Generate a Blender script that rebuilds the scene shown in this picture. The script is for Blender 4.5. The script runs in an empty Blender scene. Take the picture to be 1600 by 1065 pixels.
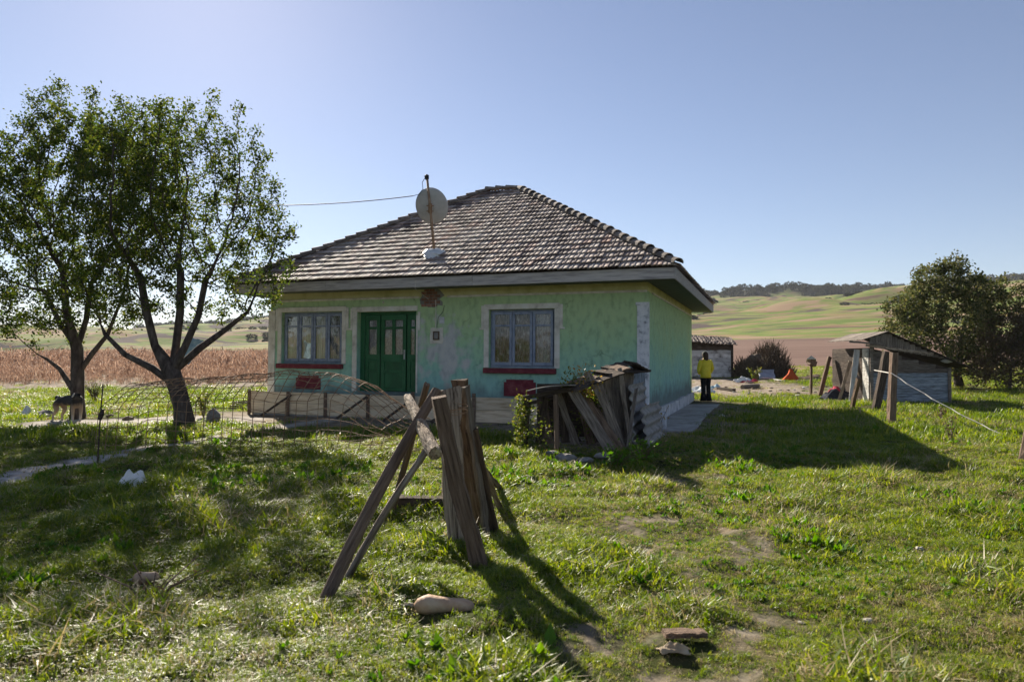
import bpy, bmesh, math, random
import numpy as np
from mathutils import Vector, Matrix, Euler

random.seed(7)
rng = np.random.default_rng(7)
PI = math.pi
R = math.radians
scene = bpy.context.scene
COL = scene.collection

# ------------------------------------------------------------------ camera
F = 1066.7                     # focal length in pixels of a 1600 px wide frame (24 mm lens)
HZ = 562.0                     # row of the horizon
EYE = 1.45
PITCH = math.atan((HZ - 532.5) / F)
cam_d = bpy.data.cameras.new('camera')
cam = bpy.data.objects.new('camera', cam_d)
COL.objects.link(cam)
cam.location = (0, 0, EYE)
cam.rotation_euler = (PI / 2 + PITCH, 0, 0)
cam_d.sensor_width = 36
cam_d.lens = 24.0
cam_d.clip_start = 0.05
cam_d.clip_end = 6000
cam_d.dof.use_dof = True
cam_d.dof.focus_distance = 11.0
cam_d.dof.aperture_fstop = 2.8
scene.camera = cam

# ------------------------------------------------------------------ sky and sun
SUN_AZ = R(-25)              # measured from +Y towards +X
SUN_EL = R(30.5)
world = bpy.data.worlds.new('World')
scene.world = world
world.use_nodes = True
wn = world.node_tree.nodes
bg = wn['Background']
sky = wn.new('ShaderNodeTexSky')
sky.sky_type = 'NISHITA'
sky.sun_disc = False
sky.sun_elevation = SUN_EL
sky.sun_rotation = SUN_AZ
sky.altitude = 200
sky.air_density = 1.0
sky.dust_density = 0.17
sky.ozone_density = 4.0
hsv = wn.new('ShaderNodeHueSaturation'); hsv.inputs['Saturation'].default_value = .88
tint = wn.new('ShaderNodeMix'); tint.data_type = 'RGBA'; tint.blend_type = 'MULTIPLY'; tint.inputs['Factor'].default_value = 1
tint.inputs['B'].default_value = (1.05, .96, .95, 1)
world.node_tree.links.new(sky.outputs[0], hsv.inputs['Color']); world.node_tree.links.new(hsv.outputs[0], tint.inputs['A'])
world.node_tree.links.new(tint.outputs['Result'], bg.inputs[0])
bg.inputs[1].default_value = 0.05

sun_d = bpy.data.lights.new('sun', 'SUN')
sun_d.energy = 5.0
sun_d.angle = R(0.55)
sun_d.color = (1.0, 0.91, 0.77)
sun = bpy.data.objects.new('sun', sun_d)
COL.objects.link(sun)
to_sun = Vector((math.sin(SUN_AZ) * math.cos(SUN_EL), math.cos(SUN_AZ) * math.cos(SUN_EL), math.sin(SUN_EL)))
sun.rotation_euler = to_sun.to_track_quat('Z', 'Y').to_euler()

scene.view_settings.view_transform = 'Standard'
scene.view_settings.look = 'None'
scene.view_settings.gamma = 1
scene.view_settings.exposure = 1.3
scene.cycles.use_denoising = True
scene.cycles.max_bounces = 8
scene.cycles.transparent_max_bounces = 12

# ------------------------------------------------------------------ noise and placement
_tab = rng.random((256, 256))


def vnoise(x, y):
    x = np.asarray(x, float); y = np.asarray(y, float)
    xi = np.floor(x).astype(int); yi = np.floor(y).astype(int)
    fx = x - xi; fy = y - yi
    fx = fx * fx * (3 - 2 * fx); fy = fy * fy * (3 - 2 * fy)
    a = _tab[xi % 256, yi % 256]; b = _tab[(xi + 1) % 256, yi % 256]
    c = _tab[xi % 256, (yi + 1) % 256]; d = _tab[(xi + 1) % 256, (yi + 1) % 256]
    return (a * (1 - fx) + b * fx) * (1 - fy) + (c * (1 - fx) + d * fx) * fy - 0.5


def fbm(x, y, o=3):
    return sum(vnoise(np.asarray(x) * 2 ** k + 17 * k, np.asarray(y) * 2 ** k + 9 * k) / 2 ** k for k in range(o))


def sstep(a, b, x):
    t = np.clip((np.asarray(x, float) - a) / (b - a), 0, 1)
    return t * t * (3 - 2 * t)


TH = R(20.47)                  # the house is turned by this much
HB = Vector((2.956, 14.90, 0))  # its near right corner
HW, HD = 10.14, 9.24           # length of the front, depth
CT, ST = math.cos(TH), math.sin(TH)


def to_house(x, y):
    dx = np.asarray(x, float) - HB.x; dy = np.asarray(y, float) - HB.y
    return dx * CT - dy * ST, dx * ST + dy * CT


_AZ = [-180, -60, -36, -20, -5, 10, 20, 38, 60, 180]
_EL = [.03, .03, .034, .055, .07, .084, .086, .098, .09, .03]
_MID = [.005, .005, .006, .010, .018, .028, .032, .034, .03, .005]


def gz(x, y):
    x = np.asarray(x, float); y = np.asarray(y, float)
    r = np.hypot(x, y); az = np.degrees(np.arctan2(x, y))
    hx, hy = to_house(x, y)
    near = 1 - sstep(40, 80, r)
    flat = np.clip(sstep(.2, 2.5, np.maximum(np.maximum(-HW - .8 - hx, hx - 1.6), np.maximum(-1.6 - hy, hy - HD - .5))), 0, 1)
    z = (0.11 * fbm(x * .45, y * .45, 2) + 0.085 * vnoise(x * 1.9, y * 1.9) + .06 * vnoise(x * 4.1 + 3, y * 4.1)) * near * flat
    z = z + .018 * 25 * sstep(16, 52, y) * (r < 5000)
    e = np.interp(az, _AZ, _EL); m = np.interp(az, _AZ, _MID)
    z1 = m * 210 + .9; z2 = e * 900 + 1.45
    t1 = np.clip((r - 48) / 162, 0, 1)
    z = z + (z1 - .45) * t1 ** 1.15
    t2 = np.clip((r - 210) / 690, 0, 1)
    z = z + (z2 - z1) * t2
    roll = sstep(230, 420, r) * (1 - .55 * sstep(750, 900, r))
    z = z + roll * (19 * fbm(x / 170 + 3.3, y / 120 + 1.7, 3) + 9 * vnoise(x / 48, y / 34) + 3 * vnoise(x / 19 + 5, y / 15))
    z = z - sstep(960, 2600, r) * z2 * 1.3
    return z


def gz1(x, y):
    return float(gz(np.array([x]), np.array([y]))[0])


def ray(px, py):
    u = (px - 800) / F; v = (532.5 - py) / F
    return Vector((u, math.cos(PITCH) - v * math.sin(PITCH), math.sin(PITCH) + v * math.cos(PITCH)))


def at(px, py, depth):
    d = ray(px, py)
    return Vector((0, 0, EYE)) + d * (depth / d.y)


def gr(px, py):
    """the point of the ground seen at that place of the photograph"""
    d = ray(px, py); t = EYE / max(1e-4, -d.z)
    for _ in range(12):
        p = Vector((0, 0, EYE)) + d * t
        t = (EYE - gz1(p.x, p.y)) / max(1e-4, -d.z)
    p = Vector((0, 0, EYE)) + d * t
    p.z = gz1(p.x, p.y)
    return p


# ------------------------------------------------------------------ materials
def nt(name):
    m = bpy.data.materials.new(name); m.use_nodes = True
    n = m.node_tree.nodes; l = m.node_tree.links
    return m, n, l, n['Principled BSDF']


def ramp(n, stops):
    r = n.new('ShaderNodeValToRGB'); e = r.color_ramp.elements
    while len(e) < len(stops):
        e.new(.5)
    for i, (p, c) in enumerate(stops):
        e[i].position = p; e[i].color = (*c, 1)
    return r


def pm(name, cols, scale=5, rough=.85, bump=.3, bscale=None, stretch=(1, 1, 1), spec=.25, metallic=0, rnd=.0, detail=6, distort=0.0, lo=.3, hi=.7):
    """noise-mottled material; cols are 2 to 4 colours along the noise; stretch scales the object coordinates"""
    m, n, l, b = nt(name)
    tc = n.new('ShaderNodeTexCoord'); mp = n.new('ShaderNodeMapping')
    mp.inputs['Scale'].default_value = stretch
    l.new(tc.outputs['Object'], mp.inputs[0])
    vec = mp.outputs[0]
    oi = n.new('ShaderNodeObjectInfo')
    ad = n.new('ShaderNodeVectorMath'); ad.operation = 'MULTIPLY_ADD'
    l.new(oi.outputs['Random'], ad.inputs[0]); ad.inputs[1].default_value = (13, 17, 19); l.new(vec, ad.inputs[2])
    nz = n.new('ShaderNodeTexNoise'); nz.inputs['Scale'].default_value = scale; nz.inputs['Detail'].default_value = detail
    nz.inputs['Roughness'].default_value = .62; nz.inputs['Distortion'].default_value = distort
    l.new(ad.outputs[0], nz.inputs['Vector'])
    k = len(cols)
    rp = ramp(n, [(lo + (hi - lo) * i / (k - 1), c) for i, c in enumerate(cols)])
    l.new(nz.outputs[0], rp.inputs[0])
    out = rp.outputs[0]
    if rnd:
        hs = n.new('ShaderNodeHueSaturation')
        mr = n.new('ShaderNodeMapRange'); mr.inputs[3].default_value = 1 - rnd; mr.inputs[4].default_value = 1 + rnd
        l.new(oi.outputs['Random'], mr.inputs[0]); l.new(mr.outputs[0], hs.inputs['Value']); l.new(out, hs.inputs['Color'])
        out = hs.outputs[0]
    l.new(out, b.inputs['Base Color'])
    b.inputs['Roughness'].default_value = rough
    b.inputs['Specular IOR Level'].default_value = spec
    b.inputs['Metallic'].default_value = metallic
    if bump:
        n2 = n.new('ShaderNodeTexNoise'); n2.inputs['Scale'].default_value = bscale or scale * 4; n2.inputs['Detail'].default_value = 5
        l.new(ad.outputs[0], n2.inputs['Vector'])
        bp = n.new('ShaderNodeBump'); bp.inputs['Strength'].default_value = bump; bp.inputs['Distance'].default_value = .02
        l.new(n2.outputs[0], bp.inputs['Height']); l.new(bp.outputs[0], b.inputs['Normal'])
    return m


def leafy(name, cols, trans=.45, rough=.5, spec=.35, coh=None, glow=1.5):
    """thin leaf: diffuse, gloss and light coming through; colour differs from leaf to leaf"""
    m, n, l, b = nt(name)
    g = n.new('ShaderNodeNewGeometry'); oi = n.new('ShaderNodeObjectInfo')
    a = n.new('ShaderNodeMath'); a.operation = 'ADD'; l.new(g.outputs['Random Per Island'], a.inputs[0]); l.new(oi.outputs['Random'], a.inputs[1])
    fr = n.new('ShaderNodeMath'); fr.operation = 'FRACT'; l.new(a.outputs[0], fr.inputs[0])
    if coh is not None:                                      # neighbours in one tuft share their tone
        fr = n.new('ShaderNodeMix'); fr.data_type = 'FLOAT'; fr.inputs[0].default_value = coh
        l.new(g.outputs['Random Per Island'], fr.inputs[2]); l.new(oi.outputs['Random'], fr.inputs[3])
    k = len(cols)
    rp = ramp(n, [(i / (k - 1), c) for i, c in enumerate(cols)]); l.new(fr.outputs[0], rp.inputs[0])
    l.new(rp.outputs[0], b.inputs['Base Color'])
    b.inputs['Roughness'].default_value = rough; b.inputs['Specular IOR Level'].default_value = spec
    t = n.new('ShaderNodeBsdfTranslucent')
    hs = n.new('ShaderNodeHueSaturation'); hs.inputs['Saturation'].default_value = 1.1; hs.inputs['Value'].default_value = glow
    l.new(rp.outputs[0], hs.inputs['Color']); l.new(hs.outputs[0], t.inputs['Color'])
    mx = n.new('ShaderNodeMixShader'); mx.inputs[0].default_value = trans
    l.new(b.outputs[0], mx.inputs[1]); l.new(t.outputs[0], mx.inputs[2])
    l.new(mx.outputs[0], n['Material Output'].inputs[0])
    return m


M = {}
M['wood_grey'] = pm('weathered_wood', [(.07, .055, .045), (.20, .165, .135), (.33, .28, .23)], 3, .9, .9, 9, (1.2, 14, 14), rnd=.25)
M['wood_silver'] = pm('silvered_cracked_wood', [(.07, .05, .035), (.30, .24, .18), (.44, .36, .28)], 3, .9, 1.0, 9, (.8, 22, 22), rnd=.1, lo=.36, hi=.6)
M['wood_brown'] = pm('brown_old_wood', [(.05, .033, .024), (.17, .115, .08), (.27, .195, .14)], 3, .9, .9, 9, (.9, 16, 16), rnd=.25)
M['wood_pale'] = pm('pale_bare_log', [(.13, .09, .06), (.36, .28, .20), (.52, .43, .33)], 4, .9, 1.0, 10, (2.0, 10, 10), lo=.35, hi=.62)
M['wood_dark'] = pm('dark_rotten_wood', [(.02, .015, .012), (.07, .052, .04), (.12, .09, .07)], 3, .95, .9, 9, (1.2, 12, 12), rnd=.2)
M['wood_white'] = pm('flaking_white_boards', [(.25, .22, .18), (.55, .53, .49), (.68, .66, .62)], 3, .9, .6, 9, (1.2, 10, 10), rnd=.15)
M['wood_blue'] = pm('faded_blue_white_boards', [(.10, .10, .10), (.26, .30, .34), (.44, .50, .55)], 3, .9, .6, 9, (1.0, 9, 9), rnd=.2)
M['fascia'] = pm('grey_fascia_board', [(.22, .20, .20), (.45, .415, .40), (.57, .53, .50)], 2.5, .9, .6, 9, (.8, 9, 9), rnd=.1)
M['form'] = pm('yellow_formwork_board', [(.42, .31, .19), (.68, .55, .38), (.78, .67, .50)], 2.5, .9, .5, 9, (.8, 9, 9), rnd=.12)
M['bark'] = pm('plum_bark', [(.03, .022, .02), (.085, .065, .055), (.16, .13, .11)], 9, .95, 1.2, 22, (1, 1, .3))
M['concrete'] = pm('old_concrete', [(.20, .19, .18), (.32, .31, .295), (.42, .41, .39)], 3, .95, .5, 30)
M['asbestos'] = pm('grey_cement_sheet', [(.17, .16, .15), (.29, .275, .255), (.36, .34, .31)], 5, .95, .4, 40)
M['rust'] = pm('rusty_wire', [(.14, .07, .04), (.27, .16, .09), (.38, .26, .15)], 8, .7, .2, 40)
M['metal'] = pm('dull_zinc', [(.28, .29, .31), (.45, .46, .48)], 6, .45, .1, 30, metallic=.7, spec=.5)
M['green_paint'] = pm('green_door_paint', [(.006, .06, .02), (.011, .105, .034), (.025, .14, .055)], 3, .5, .2, 30, (1, 1, .5), spec=.4)
M['blue_paint'] = pm('grey_blue_frame_paint', [(.17, .20, .27), (.25, .29, .38), (.32, .35, .42)], 6, .6, .3, 40)
M['red_paint'] = pm('dark_red_paint', [(.10, .018, .026), (.16, .024, .034), (.22, .06, .065)], 6, .7, .3, 30)
M['cream'] = pm('dirty_white_trim', [(.46, .42, .36), (.68, .64, .56), (.76, .73, .67)], 4, .9, .3, 30)
M['grey_trim'] = pm('flaking_grey_pilaster', [(.26, .27, .29), (.60, .61, .64), (.72, .72, .74)], 6, .9, .5, 25, lo=.33, hi=.55)
M['yellow_band'] = pm('ochre_green_limewash', [(.44, .42, .20), (.60, .57, .30), (.66, .64, .36)], 2.2, .95, .2, 30)
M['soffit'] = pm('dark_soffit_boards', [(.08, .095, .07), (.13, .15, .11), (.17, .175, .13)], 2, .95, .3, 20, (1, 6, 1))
M['plinth'] = pm('flaked_plinth', [(.26, .27, .29), (.50, .51, .53), (.68, .69, .71)], 4, .95, .6, 20)
M['brick'] = pm('bare_red_brick', [(.16, .08, .06), (.27, .14, .10), (.34, .21, .16)], 9, .95, .5, 40, rnd=.25)
M['mortar'] = pm('bare_plaster', [(.16, .15, .14), (.29, .28, .26)], 7, .95, .6, 40)
M['curtain_w'] = pm('pale_curtain', [(.55, .51, .44), (.86, .82, .74)], 3, .95, 0, None, (16, 1, .4))
M['curtain_l'] = pm('grey_lace', [(.16, .15, .16), (.42, .40, .41), (.66, .63, .64)], 14, .95, 0, None, (5, 1, 1.5))
M['curtain_d'] = pm('dark_patterned_curtain', [(.05, .045, .05), (.16, .14, .15), (.60, .56, .56)], 9, .95, 0, None, (1.5, 1, 1), lo=.4, hi=.68)
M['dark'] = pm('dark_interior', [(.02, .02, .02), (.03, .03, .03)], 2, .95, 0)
M['black'] = pm('black_rubber', [(.012, .012, .013), (.02, .02, .02)], 5, .6, 0)
M['dish'] = pm('off_white_dish_paint', [(.40, .40, .40), (.52, .52, .52)], 5, .5, .05, 40)
M['mast'] = pm('rusty_mast', [(.20, .12, .075), (.34, .22, .14), (.38, .28, .20)], 9, .7, .2, 40)
M['plastic'] = pm('white_plastic_film', [(.55, .55, .55), (.75, .75, .74)], 8, .35, .4, 20, spec=.5)
M['gourd'] = pm('tan_gourd_skin', [(.16, .10, .06), (.40, .25, .15), (.50, .33, .21), (.54, .40, .27)], 9, .6, .25, 40, spec=.25, lo=.3, hi=.62)
M['stone'] = pm('grey_stone', [(.14, .13, .12), (.32, .30, .27)], 9, .95, .6, 30)
M['stone_pale'] = pm('pale_stone', [(.25, .23, .19), (.45, .42, .37)], 12, .95, .6, 40)
M['old_tile'] = pm('sooty_old_tiles', [(.06, .05, .045), (.14, .105, .09), (.24, .19, .16)], 5, .85, .5, 20)
M['cap'] = pm('weathered_ridge_tile', [(.09, .075, .065), (.20, .165, .14), (.29, .25, .215)], 7, .85, .4, 30, rnd=.25)
M['husk'] = pm('dry_husk', [(.26, .19, .12), (.46, .38, .27)], 9, .9, .3, 30)
M['cloth_orange'] = pm('orange_cloth', [(.42, .06, .015), (.58, .11, .03)], 6, .9, .2, 40)
M['cloth_red'] = pm('red_pink_cloth', [(.42, .03, .06), (.58, .08, .12)], 6, .9, .2, 40)
M['cloth_dark'] = pm('dark_navy_cloth', [(.015, .016, .025), (.04, .042, .06)], 6, .9, .2, 40)
M['cloth_blue'] = pm('pale_blue_cloth', [(.20, .33, .42), (.42, .55, .62)], 12, .9, .2, 40)
M['jacket'] = pm('yellow_jacket', [(.72, .55, .03), (.88, .72, .08)], 7, .7, .3, 25)
M['trousers'] = pm('black_trousers', [(.008, .008, .01), (.016, .016, .02)], 6, .9, .2, 40)
M['hair'] = pm('brown_hair', [(.035, .018, .012), (.09, .05, .03)], 9, .6, .4, 30, (6, 6, 1))
M['skin'] = pm('skin', [(.45, .26, .18), (.52, .31, .22)], 6, .55, .05, 40)
M['rope'] = pm('pale_rope', [(.55, .52, .46), (.70, .68, .62)], 12, .8, .3, 60)
M['teal'] = pm('teal_netting', [(.01, .14, .12), (.03, .24, .20)], 9, .7, .3, 40)
M['straw'] = pm('dark_stalk_stack', [(.035, .028, .022), (.11, .085, .06), (.24, .18, .12)], 5, .95, .8, 12, (6, 6, 1))
M['whitewash'] = pm('patchy_whitewash', [(.10, .09, .085), (.42, .40, .40), (.60, .58, .58)], 2.2, .95, .6, 12, (1, 1, 2.5), lo=.3, hi=.6, rnd=.2)
M['soil'] = pm('soil_heap', [(.10, .075, .05), (.20, .155, .11)], 8, .95, .8, 20)
M['leaf_tree'] = leafy('plum_leaf', [(.025, .045, .009), (.045, .07, .012), (.07, .095, .016), (.12, .12, .022)], .5, .55, .18)
M['leaf_willow'] = leafy('willow_leaf', [(.03, .042, .014), (.055, .07, .02), (.10, .105, .035), (.16, .14, .055)], .4, .6, .2)
M['leaf_brown'] = leafy('brown_shrub_leaf', [(.05, .035, .02), (.09, .06, .035), (.10, .09, .03)], .3)
M['leaf_ivy'] = leafy('ivy_leaf', [(.05, .08, .012), (.10, .13, .02), (.17, .15, .03)], .45)
M['leaf_orange'] = leafy('autumn_leaf', [(.30, .16, .03), (.36, .22, .05), (.20, .19, .05)], .45)
M['leaf_far'] = leafy('far_wood_leaf', [(.022, .028, .018), (.04, .046, .028), (.06, .058, .034)], .2, .9, .0)
M['grass'] = leafy('grass_blade', [(.032, .062, .006), (.070, .115, .008), (.115, .165, .012), (.18, .215, .02), (.30, .28, .055)], .45, .45, .45, .62, 1.8)
M['dry'] = leafy('dry_blade', [(.16, .12, .05), (.30, .24, .12), (.46, .39, .24)], .35, .5, .35, .5, 1.5)
M['weed'] = leafy('weed_leaf', [(.035, .09, .010), (.07, .15, .014), (.13, .20, .022)], .45, .55, .25, .5, 1.7)
M['corn'] = leafy('dry_corn_leaf', [(.20, .12, .08), (.33, .215, .155), (.47, .34, .26)], .3, .7, .1)


def wall_paint():
    m, n, l, b = nt('green_limewash')
    tc = n.new('ShaderNodeTexCoord'); sp = n.new('ShaderNodeSeparateXYZ'); l.new(tc.outputs['Object'], sp.inputs[0])
    nz = n.new('ShaderNodeTexNoise'); nz.inputs['Scale'].default_value = .9; nz.inputs['Detail'].default_value = 8; nz.inputs['Roughness'].default_value = .65
    l.new(tc.outputs['Object'], nz.inputs['Vector'])
    # newer blue-green coat low on the wall, worn yellow-green above
    ma = n.new('ShaderNodeMath'); ma.operation = 'MULTIPLY_ADD'; ma.inputs[1].default_value = 1.6; l.new(nz.outputs[0], ma.inputs[0]); l.new(sp.outputs[2], ma.inputs[2])
    mr = n.new('ShaderNodeMapRange'); mr.inputs[1].default_value = 1.55; mr.inputs[2].default_value = 3.2; l.new(ma.outputs[0], mr.inputs[0])
    rp = ramp(n, [(0, (.28, .50, .45)), (.35, (.32, .545, .41)), (.7, (.38, .56, .33)), (1, (.42, .555, .30))])
    l.new(mr.outputs[0], rp.inputs[0])
    # grey bare patches
    mp = n.new('ShaderNodeMapping'); mp.inputs['Location'].default_value = (4.9, 0, -1.6); l.new(tc.outputs['Object'], mp.inputs[0])
    ln = n.new('ShaderNodeVectorMath'); ln.operation = 'LENGTH'; l.new(mp.outputs[0], ln.inputs[0])
    n2 = n.new('ShaderNodeTexNoise'); n2.inputs['Scale'].default_value = 2.6; n2.inputs['Detail'].default_value = 8; l.new(tc.outputs['Object'], n2.inputs['Vector'])
    s = n.new('ShaderNodeMath'); s.operation = 'MULTIPLY_ADD'; s.inputs[1].default_value = -.29; l.new(ln.outputs[1], s.inputs[0]); l.new(n2.outputs[0], s.inputs[2])
    m2 = n.new('ShaderNodeMapRange'); m2.inputs[1].default_value = .28; m2.inputs[2].default_value = .42; l.new(s.outputs[0], m2.inputs[0])
    mx = n.new('ShaderNodeMix'); mx.data_type = 'RGBA'; mx.inputs['B'].default_value = (.50, .51, .50, 1)
    l.new(m2.outputs[0], mx.inputs['Factor']); l.new(rp.outputs[0], mx.inputs['A'])
    # grime
    n3 = n.new('ShaderNodeTexNoise'); n3.inputs['Scale'].default_value = 7; n3.inputs['Detail'].default_value = 8
    mp3 = n.new('ShaderNodeMapping'); mp3.inputs['Scale'].default_value = (1.2, 1.2, .6); l.new(tc.outputs['Object'], mp3.inputs[0]); l.new(mp3.outputs[0], n3.inputs['Vector'])
    r3 = ramp(n, [(.3, (.74, .76, .77)), (.5, (1, 1, 1)), (.72, (1.10, 1.08, 1.03))]); l.new(n3.outputs[0], r3.inputs[0])
    m3 = n.new('ShaderNodeMix'); m3.data_type = 'RGBA'; m3.blend_type = 'MULTIPLY'; m3.inputs['Factor'].default_value = 1
    l.new(mx.outputs['Result'], m3.inputs['A']); l.new(r3.outputs[0], m3.inputs['B'])
    # hairline cracks in the plaster
    dn_ = n.new('ShaderNodeTexNoise'); dn_.inputs['Scale'].default_value = 3; dn_.inputs['Detail'].default_value = 6; l.new(tc.outputs['Object'], dn_.inputs['Vector'])
    dm = n.new('ShaderNodeVectorMath'); dm.operation = 'MULTIPLY_ADD'; dm.inputs[1].default_value = (.5, .5, .5); l.new(dn_.outputs[1], dm.inputs[0]); l.new(tc.outputs['Object'], dm.inputs[2])
    vo = n.new('ShaderNodeTexVoronoi'); vo.feature = 'DISTANCE_TO_EDGE'; vo.inputs['Scale'].default_value = .8; l.new(dm.outputs[0], vo.inputs['Vector'])
    vr = ramp(n, [(0, (.45, .45, .45)), (.006, (.8, .8, .8)), (.012, (1, 1, 1))]); l.new(vo.outputs['Distance'], vr.inputs[0])
    m9 = n.new('ShaderNodeMix'); m9.data_type = 'RGBA'; m9.blend_type = 'MULTIPLY'
    r9 = ramp(n, [(.48, (0, 0, 0)), (.58, (.8, .8, .8))]); l.new(nz.outputs[0], r9.inputs[0]); l.new(r9.outputs[0], m9.inputs['Factor'])
    l.new(m3.outputs['Result'], m9.inputs['A']); l.new(vr.outputs[0], m9.inputs['B'])
    # splash dirt just over the plinth
    r4 = ramp(n, [(0, (1, 1, 1)), (1, (0, 0, 0))])
    m4 = n.new('ShaderNodeMath'); m4.operation = 'MULTIPLY_ADD'; m4.inputs[1].default_value = -.9; l.new(n2.outputs[0], m4.inputs[0]); l.new(sp.outputs[2], m4.inputs[2])
    m5 = n.new('ShaderNodeMapRange'); m5.inputs[1].default_value = .05; m5.inputs[2].default_value = .45; l.new(m4.outputs[0], m5.inputs[0]); l.new(m5.outputs[0], r4.inputs[0])
    m6 = n.new('ShaderNodeMix'); m6.data_type = 'RGBA'; m6.inputs['B'].default_value = (.13, .135, .14, 1)
    m7 = n.new('ShaderNodeMath'); m7.operation = 'MULTIPLY'; m7.inputs[1].default_value = .75; l.new(r4.outputs[0], m7.inputs[0])
    l.new(m7.outputs[0], m6.inputs['Factor']); l.new(m9.outputs['Result'], m6.inputs['A'])
    l.new(m6.outputs['Result'], b.inputs['Base Color'])
    b.inputs['Roughness'].default_value = .95; b.inputs['Specular IOR Level'].default_value = .15
    bp = n.new('ShaderNodeBump'); bp.inputs['Strength'].default_value = .5; bp.inputs['Distance'].default_value = .02
    n5 = n.new('ShaderNodeTexNoise'); n5.inputs['Scale'].default_value = 6; n5.inputs['Detail'].default_value = 8; l.new(tc.outputs['Object'], n5.inputs['Vector'])
    l.new(n5.outputs[0], bp.inputs['Height']); l.new(bp.outputs[0], b.inputs['Normal'])
    return m


M['wall'] = wall_paint()


def glass_mat():
    m, n, l, b = nt('window_glass')
    tr = n.new('ShaderNodeBsdfTransparent'); tr.inputs[0].default_value = (.93, .95, .95, 1)
    gl = n.new('ShaderNodeBsdfGlossy'); gl.inputs['Roughness'].default_value = .03
    fz = n.new('ShaderNodeFresnel'); fz.inputs[0].default_value = 1.55
    tc = n.new('ShaderNodeTexCoord'); nz = n.new('ShaderNodeTexNoise'); nz.inputs['Scale'].default_value = 2.2; l.new(tc.outputs['Object'], nz.inputs['Vector'])
    bp = n.new('ShaderNodeBump'); bp.inputs['Strength'].default_value = .08; bp.inputs['Distance'].default_value = .05
    l.new(nz.outputs[0], bp.inputs['Height']); l.new(bp.outputs[0], gl.inputs['Normal']); l.new(bp.outputs[0], fz.inputs['Normal'])
    a = n.new('ShaderNodeMath'); a.operation = 'MULTIPLY_ADD'; a.inputs[1].default_value = .9; a.inputs[2].default_value = .0; l.new(fz.outputs[0], a.inputs[0])
    mx = n.new('ShaderNodeMixShader'); l.new(a.outputs[0], mx.inputs[0]); l.new(tr.outputs[0], mx.inputs[1]); l.new(gl.outputs[0], mx.inputs[2])
    l.new(mx.outputs[0], n['Material Output'].inputs[0])
    return m


M['glass'] = glass_mat()


def tile_mat(name, attr):
    m, n, l, b = nt(name)
    if attr:
        a = n.new('ShaderNodeAttribute'); a.attribute_name = 'rnd'; r_ = a.outputs['Fac']
    else:
        a = n.new('ShaderNodeObjectInfo'); r_ = a.outputs['Random']
    rp = ramp(n, [(0, (.10, .075, .07)), (.2, (.24, .18, .155)), (.5, (.36, .29, .25)), (.8, (.48, .41, .36)), (1, (.38, .23, .18))])
    l.new(r_, rp.inputs[0])
    tc = n.new('ShaderNodeTexCoord'); nz = n.new('ShaderNodeTexNoise'); nz.inputs['Scale'].default_value = 9 if attr else 9
    nz.inputs['Detail'].default_value = 7; l.new(tc.outputs['Object'], nz.inputs['Vector'])
    r2 = ramp(n, [(.32, (.45, .46, .42)), (.52, (1, 1, 1)), (.75, (1.15, 1.12, 1.1))]); l.new(nz.outputs[0], r2.inputs[0])
    mx = n.new('ShaderNodeMix'); mx.data_type = 'RGBA'; mx.blend_type = 'MULTIPLY'; mx.inputs['Factor'].default_value = .8
    l.new(rp.outputs[0], mx.inputs['A']); l.new(r2.outputs[0], mx.inputs['B']); l.new(mx.outputs['Result'], b.inputs['Base Color'])
    b.inputs['Roughness'].default_value = .72; b.inputs['Specular IOR Level'].default_value = .28
    return m


M['tile'] = tile_mat('clay_tile', False)
M['tile_s'] = tile_mat('clay_tile_mass', True)


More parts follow.
